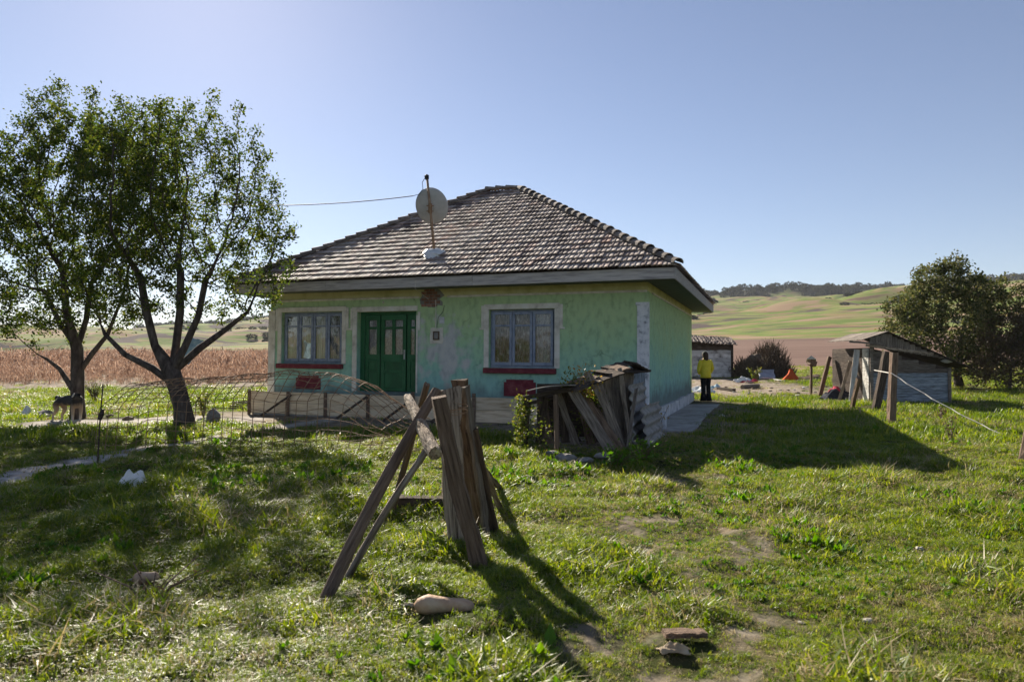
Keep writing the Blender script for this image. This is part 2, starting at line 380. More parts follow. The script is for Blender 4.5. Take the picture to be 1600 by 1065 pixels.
def ground_mat():
    m, n, l, b = nt('yard_ground')
    tc = n.new('ShaderNodeTexCoord')

    def noise(s, d=6, vec=None):
        z = n.new('ShaderNodeTexNoise'); z.inputs['Scale'].default_value = s; z.inputs['Detail'].default_value = d
        l.new(vec or tc.outputs['Object'], z.inputs['Vector']); return z.outputs[0]

    def attr(nm):
        a = n.new('ShaderNodeAttribute'); a.attribute_name = nm; return a.outputs['Fac']

    def mix(f, a, c):
        x = n.new('ShaderNodeMix'); x.data_type = 'RGBA'
        l.new(f, x.inputs['Factor']); l.new(a, x.inputs['A'])
        if isinstance(c, tuple):
            x.inputs['B'].default_value = (*c, 1)
        else:
            l.new(c, x.inputs['B'])
        return x.outputs['Result']

    def rmp(f, stops):
        r = ramp(n, stops); l.new(f, r.inputs[0]); return r.outputs[0]
    turf = rmp(noise(3.1, 9), [(.32, (.018, .024, .007)), (.5, (.042, .05, .013)), (.66, (.10, .08, .036))])
    dirt = rmp(noise(5, 9), [(.3, (.13, .10, .075)), (.5, (.24, .195, .15)), (.72, (.36, .31, .26))])
    pale = rmp(noise(6, 9), [(.3, (.22, .19, .165)), (.5, (.38, .345, .31)), (.7, (.50, .47, .44))])
    mp = n.new('ShaderNodeMapping'); mp.inputs['Scale'].default_value = (.03, .075, .075); l.new(tc.outputs['Object'], mp.inputs[0])
    past = rmp(noise(1.0, 10, mp.outputs[0]), [(.34, (.17, .105, .07)), (.42, (.24, .18, .085)), (.48, (.10, .15, .03)), (.54, (.15, .19, .045)), (.60, (.20, .19, .07)), (.68, (.13, .085, .06))])
    mp2 = n.new('ShaderNodeMapping'); mp2.inputs['Scale'].default_value = (.02, .35, .2); l.new(tc.outputs['Object'], mp2.inputs[0])
    plough = rmp(noise(1.0, 7, mp2.outputs[0]), [(.3, (.10, .062, .05)), (.5, (.155, .10, .08)), (.7, (.20, .135, .105))])
    mp4 = n.new('ShaderNodeMapping'); mp4.inputs['Scale'].default_value = (.011, .034, .05); mp4.inputs['Rotation'].default_value = (0, 0, .25); l.new(tc.outputs['Object'], mp4.inputs[0])
    gul = n.new('ShaderNodeTexNoise'); gul.inputs['Scale'].default_value = 1.6; gul.inputs['Detail'].default_value = 5; gul.inputs['Distortion'].default_value = 1.1; l.new(mp4.outputs[0], gul.inputs['Vector'])
    gm = rmp(gul.outputs[0], [(.575, (0, 0, 0)), (.61, (1, 1, 1))])
    past = mix(gm, past, (.075, .055, .05))
    gm2 = rmp(gul.outputs[0], [(.39, (1, 1, 1)), (.44, (0, 0, 0))])
    past = mix(gm2, past, (.27, .19, .12))
    c = mix(attr('far'), turf, past)
    c = mix(attr('plough'), c, plough)
    c = mix(attr('dirt'), c, dirt)
    c = mix(attr('pale'), c, pale)
    c = mix(attr('wood'), c, (.035, .038, .025))
    l.new(c, b.inputs['Base Color'])
    b.inputs['Roughness'].default_value = 1; b.inputs['Specular IOR Level'].default_value = .05
    bp = n.new('ShaderNodeBump'); bp.inputs['Strength'].default_value = .8; bp.inputs['Distance'].default_value = .03
    l.new(noise(14, 8), bp.inputs['Height']); l.new(bp.outputs[0], b.inputs['Normal'])
    return m


M['ground'] = ground_mat()


# ------------------------------------------------------------------ mesh helpers
class MB:
    def __init__(s):
        s.v = []; s.f = []

    def add(s, vs, fs):
        k = len(s.v); s.v += [tuple(p) for p in vs]; s.f += [tuple(i + k for i in q) for q in fs]; return s

    def box(s, x0, x1, y0, y1, z0, z1):
        return s.add([(x0, y0, z0), (x1, y0, z0), (x1, y1, z0), (x0, y1, z0), (x0, y0, z1), (x1, y0, z1), (x1, y1, z1), (x0, y1, z1)],
                     [(0, 3, 2, 1), (4, 5, 6, 7), (0, 1, 5, 4), (1, 2, 6, 5), (2, 3, 7, 6), (3, 0, 4, 7)])

    def tube(s, pts, rad, n=8, cap=True):
        pts = [Vector(p) for p in pts]
        rad = rad if hasattr(rad, '__len__') else [rad] * len(pts)
        rings = []; prev = None
        for i, p in enumerate(pts):
            t = (pts[min(i + 1, len(pts) - 1)] - pts[max(i - 1, 0)]).normalized()
            if prev is None:
                a = t.orthogonal().normalized()
            else:
                a = (prev - t * prev.dot(t)); a = a.normalized() if a.length > 1e-6 else t.orthogonal().normalized()
            prev = a; b = t.cross(a)
            rings.append([p + (a * math.cos(2 * PI * k / n) + b * math.sin(2 * PI * k / n)) * rad[i] for k in range(n)])
        vs = [q for r in rings for q in r]; fs = []
        for i in range(len(rings) - 1):
            for k in range(n):
                fs.append((i * n + k, i * n + (k + 1) % n, (i + 1) * n + (k + 1) % n, (i + 1) * n + k))
        if cap:
            fs.append(tuple(range(n))[::-1]); fs.append(tuple((len(rings) - 1) * n + k for k in range(n)))
        return s.add(vs, fs)

    def mesh(s, name, mat=None, smooth=False):
        me = bpy.data.meshes.new(name); me.from_pydata(s.v, [], s.f)
        if mat:
            me.materials.append(M[mat])
        if smooth:
            me.polygons.foreach_set('use_smooth', [True] * len(me.polygons))
        me.update(); return me

    def build(s, name, mat, parent=None, smooth=False, bevel=0):
        o = bpy.data.objects.new(name, s.mesh(name, mat, smooth)); COL.objects.link(o)
        if parent:
            o.parent = parent
        if bevel:
            b = o.modifiers.new('bevel', 'BEVEL'); b.width = bevel; b.segments = 1; b.limit_method = 'ANGLE'
        return o


def tag(o, label, cat=None, group=None, kind=None):
    if label: o['label'] = label
    if cat: o['category'] = cat
    if group: o['group'] = group
    if kind: o['kind'] = kind
    return o


def thing(name, label, cat, loc=(0, 0, 0), rotz=0, group=None):
    o = bpy.data.objects.new(name, None); COL.objects.link(o)
    o.empty_display_size = .2
    o.location = loc; o.rotation_euler = (0, 0, rotz)
    return tag(o, label, cat, group)


def plank_mesh(L, w, t, nseg=8, rough=.012, bow=0., taper=0., mat='wood_grey', seed=None):
    """weathered board along local X with wavering edges and broken ends"""
    rs = random.Random(seed if seed is not None else random.random())
    b = MB(); vs = []; fs = []
    for i in range(nseg + 1):
        x = L * i / nseg
        if i in (0, nseg):
            off = [rs.uniform(-.02, .02) * min(1, L) for _ in range(4)]
        else:
            off = [0] * 4
        sc = 1 - taper * i / nseg
        yb = bow * math.sin(PI * i / nseg); zj = rs.uniform(-rough, rough) * .4 if i % 2 else 0
        for k, (yy, zz) in enumerate(((-.5, -.5), (.5, -.5), (.5, .5), (-.5, .5))):
            vs.append((x + off[k], yb + yy * w * sc + rs.uniform(-rough, rough) * .6, zz * t + zj + rs.uniform(-rough, rough) * .15))
    for i in range(nseg):
        for k in range(4):
            fs.append((i * 4 + k, i * 4 + (k + 1) % 4, i * 4 + 4 + (k + 1) % 4, i * 4 + 4 + k))
    fs.append((3, 2, 1, 0)); fs.append(tuple(nseg * 4 + k for k in range(4)))
    b.add(vs, fs)
    return b.mesh('plank', mat)


def log_mesh(L, r0, r1, n=9, nseg=9, rough=.1, bow=0., mat='wood_brown', seed=None):
    rs = random.Random(seed if seed is not None else random.random())
    ph = [rs.uniform(-rough, rough) for _ in range(n)]
    vs = []; fs = []
    for i in range(nseg + 1):
        t = i / nseg; r = r0 + (r1 - r0) * t
        if i == 0 or i == nseg: r *= .93
        for k in range(n):
            a = 2 * PI * k / n; q = r * (1 + ph[k] + rs.uniform(-rough, rough) * .45)
            vs.append((L * t + (rs.uniform(-.012, .012) if i in (0, nseg) else 0), q * math.cos(a) + bow * math.sin(PI * t), q * math.sin(a)))
    for i in range(nseg):
        for k in range(n):
            fs.append((i * n + k, i * n + (k + 1) % n, (i + 1) * n + (k + 1) % n, (i + 1) * n + k))
    fs.append(tuple(range(n))[::-1]); fs.append(tuple(nseg * n + k for k in range(n)))
    return MB().add(vs, fs).mesh('log', mat)


def orient(o, p0, p1, up=(0, 0, 1)):
    """local X from p0 to p1, local Z as near to up as possible"""
    p0 = Vector(p0); x = (Vector(p1) - p0).normalized(); u = Vector(up)
    y = u.cross(x)
    if y.length < 1e-4: y = Vector((0, 1, 0)).cross(x)
    y.normalize(); z = x.cross(y)
    m = Matrix((x, y, z)).transposed().to_4x4(); m.translation = p0
    o.matrix_local = m
    return o


def plank(name, p0, p1, w, t, up=(0, -1, 0), mat='wood_grey', parent=None, kind='plank', **kw):
    L = (Vector(p1) - Vector(p0)).length
    me = plank_mesh(L, w, t, mat=mat, **kw) if kind == 'plank' else log_mesh(L, w / 2, t / 2, mat=mat, **kw)
    me.name = name
    o = bpy.data.objects.new(name, me); COL.objects.link(o)
    if parent: o.parent = parent
    return orient(o, p0, p1, up)


def inst_gn(name, pts, rots, scl, idx, colls, kind_label, cat):
    """one object whose points carry instances of the meshes in colls"""
    me = bpy.data.meshes.new(name); me.from_pydata([tuple(p) for p in pts], [], [])
    a = me.attributes.new('rot', 'FLOAT_VECTOR', 'POINT'); a.data.foreach_set('vector', np.asarray(rots, np.float32).ravel())
    a = me.attributes.new('scl', 'FLOAT_VECTOR', 'POINT'); a.data.foreach_set('vector', np.asarray(scl, np.float32).ravel())
    a = me.attributes.new('idx', 'INT', 'POINT'); a.data.foreach_set('value', np.asarray(idx, np.int32))
    o = bpy.data.objects.new(name, me); COL.objects.link(o)
    c = bpy.data.collections.new(name + '_pieces')
    for k, ms in enumerate(colls):
        q = bpy.data.objects.new('%s_piece_%02d' % (name, k), ms); c.objects.link(q)
    g = bpy.data.node_groups.new(name + '_scatter', 'GeometryNodeTree')
    g.interface.new_socket('Geometry', in_out='INPUT', socket_type='NodeSocketGeometry')
    g.interface.new_socket('Geometry', in_out='OUTPUT', socket_type='NodeSocketGeometry')
    n = g.nodes; l = g.links
    gi = n.new('NodeGroupInput'); go = n.new('NodeGroupOutput')
    ci = n.new('GeometryNodeCollectionInfo'); ci.inputs['Collection'].default_value = c
    ci.inputs['Separate Children'].default_value = True; ci.inputs['Reset Children'].default_value = True
    ip = n.new('GeometryNodeInstanceOnPoints'); ip.inputs['Pick Instance'].default_value = True

    def na(nm, ty):
        q = n.new('GeometryNodeInputNamedAttribute'); q.data_type = ty; q.inputs[0].default_value = nm
        return [s for s in q.outputs if s.enabled and s.name == 'Attribute'][0]
    er = n.new('FunctionNodeEulerToRotation')
    l.new(na('rot', 'FLOAT_VECTOR'), er.inputs[0]); l.new(er.outputs[0], ip.inputs['Rotation'])
    l.new(na('scl', 'FLOAT_VECTOR'), ip.inputs['Scale']); l.new(na('idx', 'INT'), ip.inputs['Instance Index'])
    l.new(gi.outputs[0], ip.inputs['Points']); l.new(ci.outputs[0], ip.inputs['Instance']); l.new(ip.outputs[0], go.inputs[0])
    md = o.modifiers.new('scatter', 'NODES'); md.node_group = g
    return tag(o, kind_label, cat, kind='stuff')


# ------------------------------------------------------------------ ground
PATH = [gr(-60, 757), gr(60, 733), gr(200, 706), gr(330, 683), gr(430, 668), gr(520, 655)]


def seg_dist(x, y, pts):
    d = np.full(np.shape(x), 1e9)
    for a, b in zip(pts[:-1], pts[1:]):
        ax, ay = a[0], a[1]; bx, by = b[0] - ax, b[1] - ay
        t = np.clip(((x - ax) * bx + (y - ay) * by) / (bx * bx + by * by), 0, 1)
        d = np.minimum(d, np.hypot(x - ax - t * bx, y - ay - t * by))
    return d


TRAIL = [gr(1085, 745), gr(1095, 790), gr(1075, 860), gr(1060, 930), gr(1050, 1030), gr(1045, 1120)]
PATCH = gr(250, 657)
DOGP = gr(100, 664)


def masks(x, y):
    """bare dirt, pale trodden earth, worn turf, far pasture, ploughed land, wood"""
    r = np.hypot(x, y); az = np.degrees(np.arctan2(x, y))
    hx, hy = to_house(x, y)
    nz = fbm(x * 1.1, y * 1.1, 3)
    pale = 1 - sstep(.20, .42, seg_dist(x, y, PATH) + nz * .25)
    e = np.hypot((x - PATCH.x) / 2.6, (y - PATCH.y) / 1.25) + nz * .5
    pale = np.maximum(pale, (1 - sstep(.75, 1.0, e)) * .95)
    e = np.hypot((x - DOGP.x) / 1.5, (y - DOGP.y) / 1.0) + nz * .4
    pale = np.maximum(pale, (1 - sstep(.7, 1.0, e)) * .9)
    wear = 1 - sstep(.10, .60, seg_dist(x, y, TRAIL) + nz * .8)
    wear = wear * (.35 + .65 * sstep(-.08, .12, fbm(x * 3.1 + 5, y * 3.1, 4)))
    # strip along the front wall and the yard behind the house
    inx = sstep(-HW - 2.2, -HW - .8, hx) * (1 - sstep(.6, 1.4, hx))
    front = inx * sstep(-3.0 , -2.3, hy + nz * .5) * (1 - sstep(0, .5, hy))
    lean = 1 - sstep(.8, 1.3, np.hypot((x - 1.2) / 1.3, (y - 11.8) / 1.0) + nz * .4)
    yard = sstep(25.5, 27.5, y + nz * 1.6) * (1 - sstep(38, 44, y)) * sstep(3, 5, x) * (1 - sstep(12.5, 15.5, x + nz * 2))
    side = (1 - sstep(.5, 1.2, np.abs(hx - 1.15) + nz * .6)) * sstep(-4, -2.5, hy) * (1 - sstep(8, 10, hy)) * .6
    dirt = np.clip(np.maximum.reduce([front * .85, lean * .8, yard * .95, side, wear * .75 * sstep(-.04, .08, fbm(x * 4.3 + 2, y * 4.3 + 8, 4))]), 0, 1)
    cornf = (y > 31) * (x < -4) * (r < 150)
    dirt = np.maximum(dirt, cornf * .9)
    plough = sstep(58, 66, r) * (1 - sstep(195, 212, r)) * (az > 4) * (az < 60)
    far = sstep(34, 60, r)
    wood = sstep(730, 780, r + 150 * fbm(az * .16, az * 0, 3)) * sstep(-30, -24, az + 0 * r)
    return dirt, pale, wear, far, plough, wood


def build_ground():
    nr, na_ = 330, 420
    rr = np.concatenate([[0], .6 * (3600 / .6) ** (np.arange(nr) / (nr - 1))])
    # finer steps straight ahead than behind
    aa = np.linspace(-1, 1, na_, endpoint=False); aa = PI * (0.45 * aa + 0.55 * aa ** 3)
    RR, AA = np.meshgrid(rr[1:], aa, indexing='ij')
    X = (RR * np.sin(AA)).ravel(); Y = (RR * np.cos(AA)).ravel()
    X = np.concatenate([[0], X]); Y = np.concatenate([[0], Y]); Z = gz(X, Y)
    fs = [(0, 1 + (k + 1) % na_, 1 + k) for k in range(na_)]
    for i in range(nr - 1):
        b0 = 1 + i * na_; b1 = b0 + na_
        fs += [(b0 + k, b0 + (k + 1) % na_, b1 + (k + 1) % na_, b1 + k) for k in range(na_)]
    me = bpy.data.meshes.new('ground'); me.from_pydata(np.stack([X, Y, Z], 1).tolist(), [], fs)
    me.polygons.foreach_set('use_smooth', [True] * len(me.polygons))
    for nm, a in zip(('dirt', 'pale', 'wear', 'far', 'plough', 'wood'), masks(X, Y)):
        q = me.attributes.new(nm, 'FLOAT', 'POINT'); q.data.foreach_set('value', a.astype(np.float32))
    me.materials.append(M['ground']); me.update()
    me.flip_normals() if me.polygons[5].normal.z < 0 else None
    o = bpy.data.objects.new('ground', me); COL.objects.link(o)
    return tag(o, 'grassy yard and rolling pasture hills behind the house', kind='structure')


ground = build_ground()

# ------------------------------------------------------------------ the house
house = thing('house', 'single-storey green house with hipped tile roof, blue windows and green door', 'house', HB)
house.rotation_euler = (0, .007, -TH)
WL = (-9.76, -7.86, 1.29, 2.65)      # left window opening: x0, x1, z0, z1
WR = (-3.75, -2.13, 1.24, 2.61)
DR = (-7.40, -5.70, .60, 2.62)
WT = .42                              # wall thickness
ZT = 2.95                             # painted moulding


def walls():
    b = MB(); z0, z1 = -.25, ZT
    xs = [-HW, WL[0], WL[1], DR[0], DR[1], WR[0], WR[1], 0]
    for i in (0, 2, 4, 6):
        b.box(xs[i], xs[i + 1], 0, WT, z0, z1)
    for q in (WL, DR, WR):
        b.box(q[0], q[1], 0, WT, z0, q[2]); b.box(q[0], q[1], 0, WT, q[3], z1)
    b.box(-WT, 0, WT, HD, z0, z1); b.box(-HW, -HW + WT, WT, HD, z0, z1); b.box(-HW + WT, -WT, HD - WT, HD, z0, z1)
    b.build('wall', 'wall', house)
    u = MB()
    u.box(-HW, 0, 0, WT, ZT + .001, 3.22); u.box(-WT, 0, WT, HD, ZT + .001, 3.22)
    u.box(-HW, -HW + WT, WT, HD, ZT + .001, 3.22); u.box(-HW + WT, -WT, HD - WT, HD, ZT + .001, 3.22)
    u.build('upper_wall_band', 'yellow_band', house)['label'] = 'ochre painted band under the eaves'
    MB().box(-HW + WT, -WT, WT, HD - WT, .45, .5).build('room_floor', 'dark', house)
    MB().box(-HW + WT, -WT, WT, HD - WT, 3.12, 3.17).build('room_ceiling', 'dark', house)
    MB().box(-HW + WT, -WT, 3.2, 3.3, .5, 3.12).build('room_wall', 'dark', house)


walls()
# white painted moulding, broken away over the bare bricks
for x0, x1 in ((-HW - .02, -5.62), (-4.85, -.02)):
    MB().box(x0, x1, -.025, -.001, ZT - .02, ZT + .03).build('moulding', 'cream', house, bevel=.006)
MB().box(.001, .022, .55, HD - .05, ZT - .02, ZT + .025).build('moulding', 'cream', house, bevel=.006)


def rough_strip(name, x0, x1, y0, y1, z0, z1, mat, n=14, j=.02):
    """plinth-like body with an uneven upper edge, along x or y"""
    b = MB(); vs = []; fs = []
    alongx = (x1 - x0) > (y1 - y0)
    for i in range(n + 1):
        t = i / n; zz = z1 + random.uniform(-j, j)
        if alongx:
            x = x0 + (x1 - x0) * t; vs += [(x, y0 + random.uniform(-j, j) * .5, z0), (x, y1, z0), (x, y1, zz), (x, y0 + random.uniform(-j, j) * .5, zz)]
        else:
            y = y0 + (y1 - y0) * t; vs += [(x0, y, z0), (x1 + random.uniform(-j, j) * .5, y, z0), (x1 + random.uniform(-j, j) * .5, y, zz), (x0, y, zz)]
    for i in range(n):
        for k in range(4):
            fs.append((i * 4 + k, i * 4 + (k + 1) % 4, i * 4 + 4 + (k + 1) % 4, i * 4 + 4 + k))
    fs += [(3, 2, 1, 0), tuple(n * 4 + k for k in range(4))]
    b.add(vs, fs); return b.build(name, mat, house)


rough_strip('plinth', .003, .085, -.04, HD + .03, -.3, .33, 'plinth')
rough_strip('plinth', -HW, .003, -.07, -.002, -.3, .50, 'plinth', 20)

# pilasters at both corners with a small cap
for x0, x1, y1 in ((-.235, .02, .10), (-HW - .05, -HW + .17, .10)):
    p = MB().box(x0, x1, -.028, -.001, .36, 2.66)
    if x1 > 0:
        p.box(.001, .02, .0, y1, .36, 2.66)
    p = p.build('pilaster', 'grey_trim' if x1 > 0 else 'cream', house, bevel=.005)
    q = MB().box(x0 - .025, x1 + .012, -.05, -.03, 2.64, 2.71)
    q.box(x0 - .025, x1 + .012, -.03, -.001, 2.662, 2.71)
    q.build('pilaster_cap', 'grey_trim' if x1 > 0 else 'cream', p)


def surround(q, ear, mat='cream'):
    x0, x1, z0, z1 = q
    b = MB()
    w = .13
    b.box(x0 - w, x1 + w, -.03, -.001, z1 + .004, z1 + .13)
    b.box(x0 - w, x0 - .004, -.028, -.001, z0, z1 + .004)
    b.box(x1 + .004, x1 + w, -.028, -.001, z0, z1 + .004)
    for s, xx in ((-1, x0 - w), (1, x1 + w)):
        a, c = (xx - .07, xx) if s < 0 else (xx, xx + .07)
        b.box(a, c, -.026, -.001, ear, z1 + .10)
        a, c = (xx - .115, xx - .07) if s < 0 else (xx + .07, xx + .115)
        b.box(a, c, -.026, -.001, ear, ear + .045)
    return b.build('surround', mat, house, bevel=.008)


surround(WL, 2.16); surround(WR, 2.14)
b = MB()
b.box(DR[0] - .15, DR[1] + .04, -.03, -.001, DR[3] + .004, DR[3] + .13)
b.box(DR[0] - .14, DR[0] - .004, -.028, -.001, DR[2], DR[3] + .004)
b.box(DR[1] + .004, DR[1] + .05, -.028, -.001, DR[2], DR[3] - .10)
b.box(DR[0] - .20, DR[0] - .15, -.026, -.001, 2.16, DR[3] + .11); b.box(DR[0] - .245, DR[0] - .20, -.026, -.001, 2.16, 2.205)
b.box(DR[1] + .05, DR[1] + .115, -.026, -.001, 2.14, DR[3] - .02)
b.build('surround', 'cream', house, bevel=.008)


def window(q, n, curtains):
    x0, x1, z0, z1 = q
    root = bpy.data.objects.new('window', None); COL.objects.link(root); root.parent = house
    yb = .10
    fr = MB()                                               # outer frame
    fr.box(x0 + .002, x1 - .002, yb, yb + .09, z1 - .05, z1 - .002); fr.box(x0 + .002, x1 - .002, yb, yb + .09, z0 + .002, z0 + .05)
    fr.box(x0 + .002, x0 + .05, yb, yb + .09, z0 + .05, z1 - .05); fr.box(x1 - .05, x1 - .002, yb, yb + .09, z0 + .05, z1 - .05)
    fr.build('frame', 'blue_paint', root, bevel=.004)
    cw = (x1 - x0 - .10) / n
    for i in range(n):
        a = x0 + .05 + i * cw + .006; c = a + cw - .012
        yo = yb - .035 + random.uniform(-.006, .006)
        zb, zt = z0 + .055, z1 - .055
        zm = zb + (zt - zb) * .745
        m = MB(); w = .062
        m.box(a, c, yo, yo + .045, zt - w, zt); m.box(a, c, yo, yo + .045, zb, zb + w * 1.25)
        m.box(a, a + w, yo, yo + .045, zb + w * 1.25, zt - w); m.box(c - w, c, yo, yo + .045, zb + w * 1.25, zt - w)
        m.box(a + w, c - w, yo + .004, yo + .041, zm - .022, zm + .022)
        m.build('casement', 'blue_paint', root, bevel=.005)
        MB().box(a + w - .004, c - w + .004, yo + .02, yo + .024, zb + w, zm - .018).build('pane', 'glass', root)
        MB().box(a + w - .004, c - w + .004, yo + .02, yo + .024, zm + .018, zt - w + .004).build('pane', 'glass', root)
        g = MB(); vs = []; fs = []                          # gathered curtain
        nn = 26
        for k in range(nn + 1):
            xx = a + w * .5 + (c - a - w) * k / nn; dy = .022 * math.sin(k * 1.25 + i) + .012 * math.sin(k * .5)
            vs += [(xx, yb + .075 + dy, zb), (xx, yb + .075 + dy * .7, zt)]
        fs = [(2 * k, 2 * k + 2, 2 * k + 3, 2 * k + 1) for k in range(nn)]
        g.add(vs, fs).build('curtain', curtains[i % len(curtains)], root, True)
    s = MB().box(x0 - .12, x1 + .05, -.10, yb - .002, z0 - .13, z0 - .005)
    s.build('sill', 'red_paint', root, bevel=.012)
    return root


window(WL, 4, ['curtain_w', 'curtain_w', 'curtain_w', 'curtain_l'])
window(WR, 3, ['curtain_d', 'curtain_d', 'curtain_l'])
# red painted panels under both windows
for x0, x1, z0, z1 in ((-9.27, -8.50, .62, .98), (-3.36, -2.57, .58, .97)):
    c = .06
    b = MB(); pts = [(x0, z0), (x1, z0), (x1, z1 - c), (x1 - c, z1 - c), (x1 - c, z1), (x0 + c, z1), (x0 + c, z1 - c), (x0, z1 - c)]
    n = len(pts); b.add([(x, -.022, z) for x, z in pts] + [(x, -.001, z) for x, z in pts],
                        [tuple(range(n))] + [(i, i + n, (i + 1) % n + n, (i + 1) % n) for i in range(n)])
    b.build('red_panel', 'red_paint', house)['label'] = 'dark red panel under the window'

# door: three leaves, the middle one with the handle
door = bpy.data.objects.new('door', None); COL.objects.link(door); door.parent = house
yd = .16
f_ = MB()
f_.box(DR[0] + .002, DR[1] - .002, yd - .02, yd + .09, DR[3] - .06, DR[3] - .002)
f_.box(DR[0] + .002, DR[0] + .13, yd - .02, yd + .09, DR[2], DR[3] - .06); f_.box(DR[1] - .03, DR[1] - .002, yd - .02, yd + .09, DR[2], DR[3] - .06)
f_.build('frame', 'green_paint', door, bevel=.006)
for li, (a, c, cols) in enumerate(((-7.265, -6.83, 1), (-6.80, -6.075, 2), (-6.045, -5.735, 1))):
    zb, zt = DR[2] + .012, DR[3] - .065
    w = .10; y0, y1 = yd, yd + .05
    leaf = MB()
    g0, g1 = zb + .93, zt - .14                             # glazed part
    leaf.box(a, c, y0, y1, zt - .14, zt); leaf.box(a, c, y0, y1, zb + .80, g0)
    leaf.box(a, a + w, y0, y1, g0, g1); leaf.box(c - w, c, y0, y1, g0, g1)
    zm = g1 - .20
    leaf.box(a + w, c - w, y0 + .004, y1 - .004, zm - .03, zm + .03)
    if cols == 2:
        xm = (a + c) / 2; leaf.box(xm - .045, xm + .045, y0 + .002, y1 - .002, g0, g1)
    leaf.box(a, a + w, y0, y1, zb, zb + .80); leaf.box(c - w, c, y0, y1, zb, zb + .80)
    leaf.box(a + w, c - w, y0, y1, zb, zb + .08); leaf.box(a + w, c - w, y0, y1, zb + .46, zb + .54); leaf.box(a + w, c - w, y0, y1, zb + .74, zb + .80)
    leaf.build('door_leaf', 'green_paint', door, bevel=.006)
    for z0, z1 in ((zb + .08, zb + .46), (zb + .54, zb + .74)):
        MB().box(a + w - .003, c - w + .003, y0 + .022, y1 - .008, z0 - .003, z1 + .003).build('door_panel', 'green_paint', door)
    xs = [(a + w, c - w)] if cols == 1 else [(a + w, xm - .045), (xm + .045, c - w)]
    for p0, p1 in xs:
        for z0, z1 in ((g0, zm - .03), (zm + .03, g1)):
            MB().box(p0 - .003, p1 + .003, y0 + .022, y0 + .026, z0 - .003, z1 + .003).build('pane', 'glass', door)
        vs = []; nn = 22
        for k in range(nn + 1):
            xx = p0 - .02 + (p1 - p0 + .04) * k / nn; dy = .012 * math.sin(k * 1.5)
            vs += [(xx, y1 + .03 + dy, g0 - .02), (xx, y1 + .03 + dy, g1 + .02)]
        MB().add(vs, [(2 * k, 2 * k + 2, 2 * k + 3, 2 * k + 1) for k in range(nn)]).build('lace_curtain', 'curtain_l', door, True)
h = MB().box(-6.135, -6.095, yd - .012, yd - .001, 1.42, 1.66)
h.tube([(-6.115, yd - .012, 1.58), (-6.115, yd - .05, 1.58), (-6.20, yd - .055, 1.575)], .011, 8)
h.build('door_handle', 'metal', door)
MB().box(DR[0], DR[1], .0, .30, .50, .597).build('threshold', 'concrete', house)

# bare bricks beside the door, with broken plaster round them
b = MB(); pts = []
for k in range(22):
    a = 2 * PI * k / 22; r_ = 1 + random.uniform(-.28, .28)
    pts.append((-5.33 + .34 * r_ * math.cos(a), 2.90 + .25 * r_ * math.sin(a)))
b.add([(x, -.006, z) for x, z in pts] + [(x, -.0005, z) for x, z in pts], [tuple(range(22))[::-1]] + [(i, (i + 1) % 22, (i + 1) % 22 + 22, i + 22) for i in range(22)])
b.build('bare_plaster', 'mortar', house)
for r_ in range(6):
    for k in range(3):
        x = -5.56 + k * .15 + (.075 if r_ % 2 else 0); z = 2.72 + r_ * .075
        if math.hypot((x + .06 + 5.33) / .33, (z + .03 - 2.90) / .26) < 1.0:
            MB().box(x, x + .135, -.016 - random.uniform(0, .008), -.004, z, z + .062).build('brick', 'brick', house, bevel=.004)
# electricity meter in a ragged white plaster patch
mt = bpy.data.objects.new('electric_meter', None); COL.objects.link(mt); mt.parent = house
b = MB(); pts = []
for k in range(16):
    a = 2 * PI * k / 16; sx = .17 * max(-1, min(1, 1.35 * math.cos(a))); sz = .19 * max(-1, min(1, 1.35 * math.sin(a)))
    pts.append((-5.13 + sx * random.uniform(.9, 1.12), 2.00 + sz * random.uniform(.9, 1.12)))
b.add([(x, -.02, z) for x, z in pts] + [(x, -.0007, z) for x, z in pts], [tuple(range(16))[::-1]] + [(i, (i + 1) % 16, (i + 1) % 16 + 16, i + 16) for i in range(16)])
b.build('plaster_patch', 'cream', mt)
b = MB().box(-5.21, -5.05, -.06, -.021, 1.90, 1.925); b.box(-5.21, -5.05, -.06, -.021, 2.085, 2.11); b.box(-5.21, -5.185, -.06, -.021, 1.925, 2.085); b.box(-5.075, -5.05, -.06, -.021, 1.925, 2.085)
b.build('meter_frame', 'wood_brown', mt)
MB().box(-5.184, -5.076, -.045, -.021, 1.926, 2.084).build('meter_face', 'mortar', mt)
MB().box(-5.06, -4.93, -.012, -.0006, 2.30, 2.46).build('plaster_patch', 'plinth', house)
MB().tube([(-5.16, -.02, 2.88), (-5.15, -.022, 2.6), (-5.16, -.025, 2.3), (-5.13, -.03, 2.12)], .009, 6).build('conduit', 'cream', house)
MB().tube([(-4.93, -.01, 2.74), (-4.96, -.03, 2.58), (-5.08, -.035, 2.45), (-5.12, -.03, 2.2)], .005, 5).build('cable', 'black', house)
MB().tube([(-5.36, -.68, 3.30), (-5.37, -.69, 3.1), (-5.38, -.25, 2.98), (-5.36, -.02, 2.9)], .006, 5).build('cable', 'rope', house)
MB().tube([(-6.62, -.012, 2.86), (-6.62, -.05, 2.86), (-6.62, -.06, 2.83)], .02, 8).build('insulator', 'cream', house)

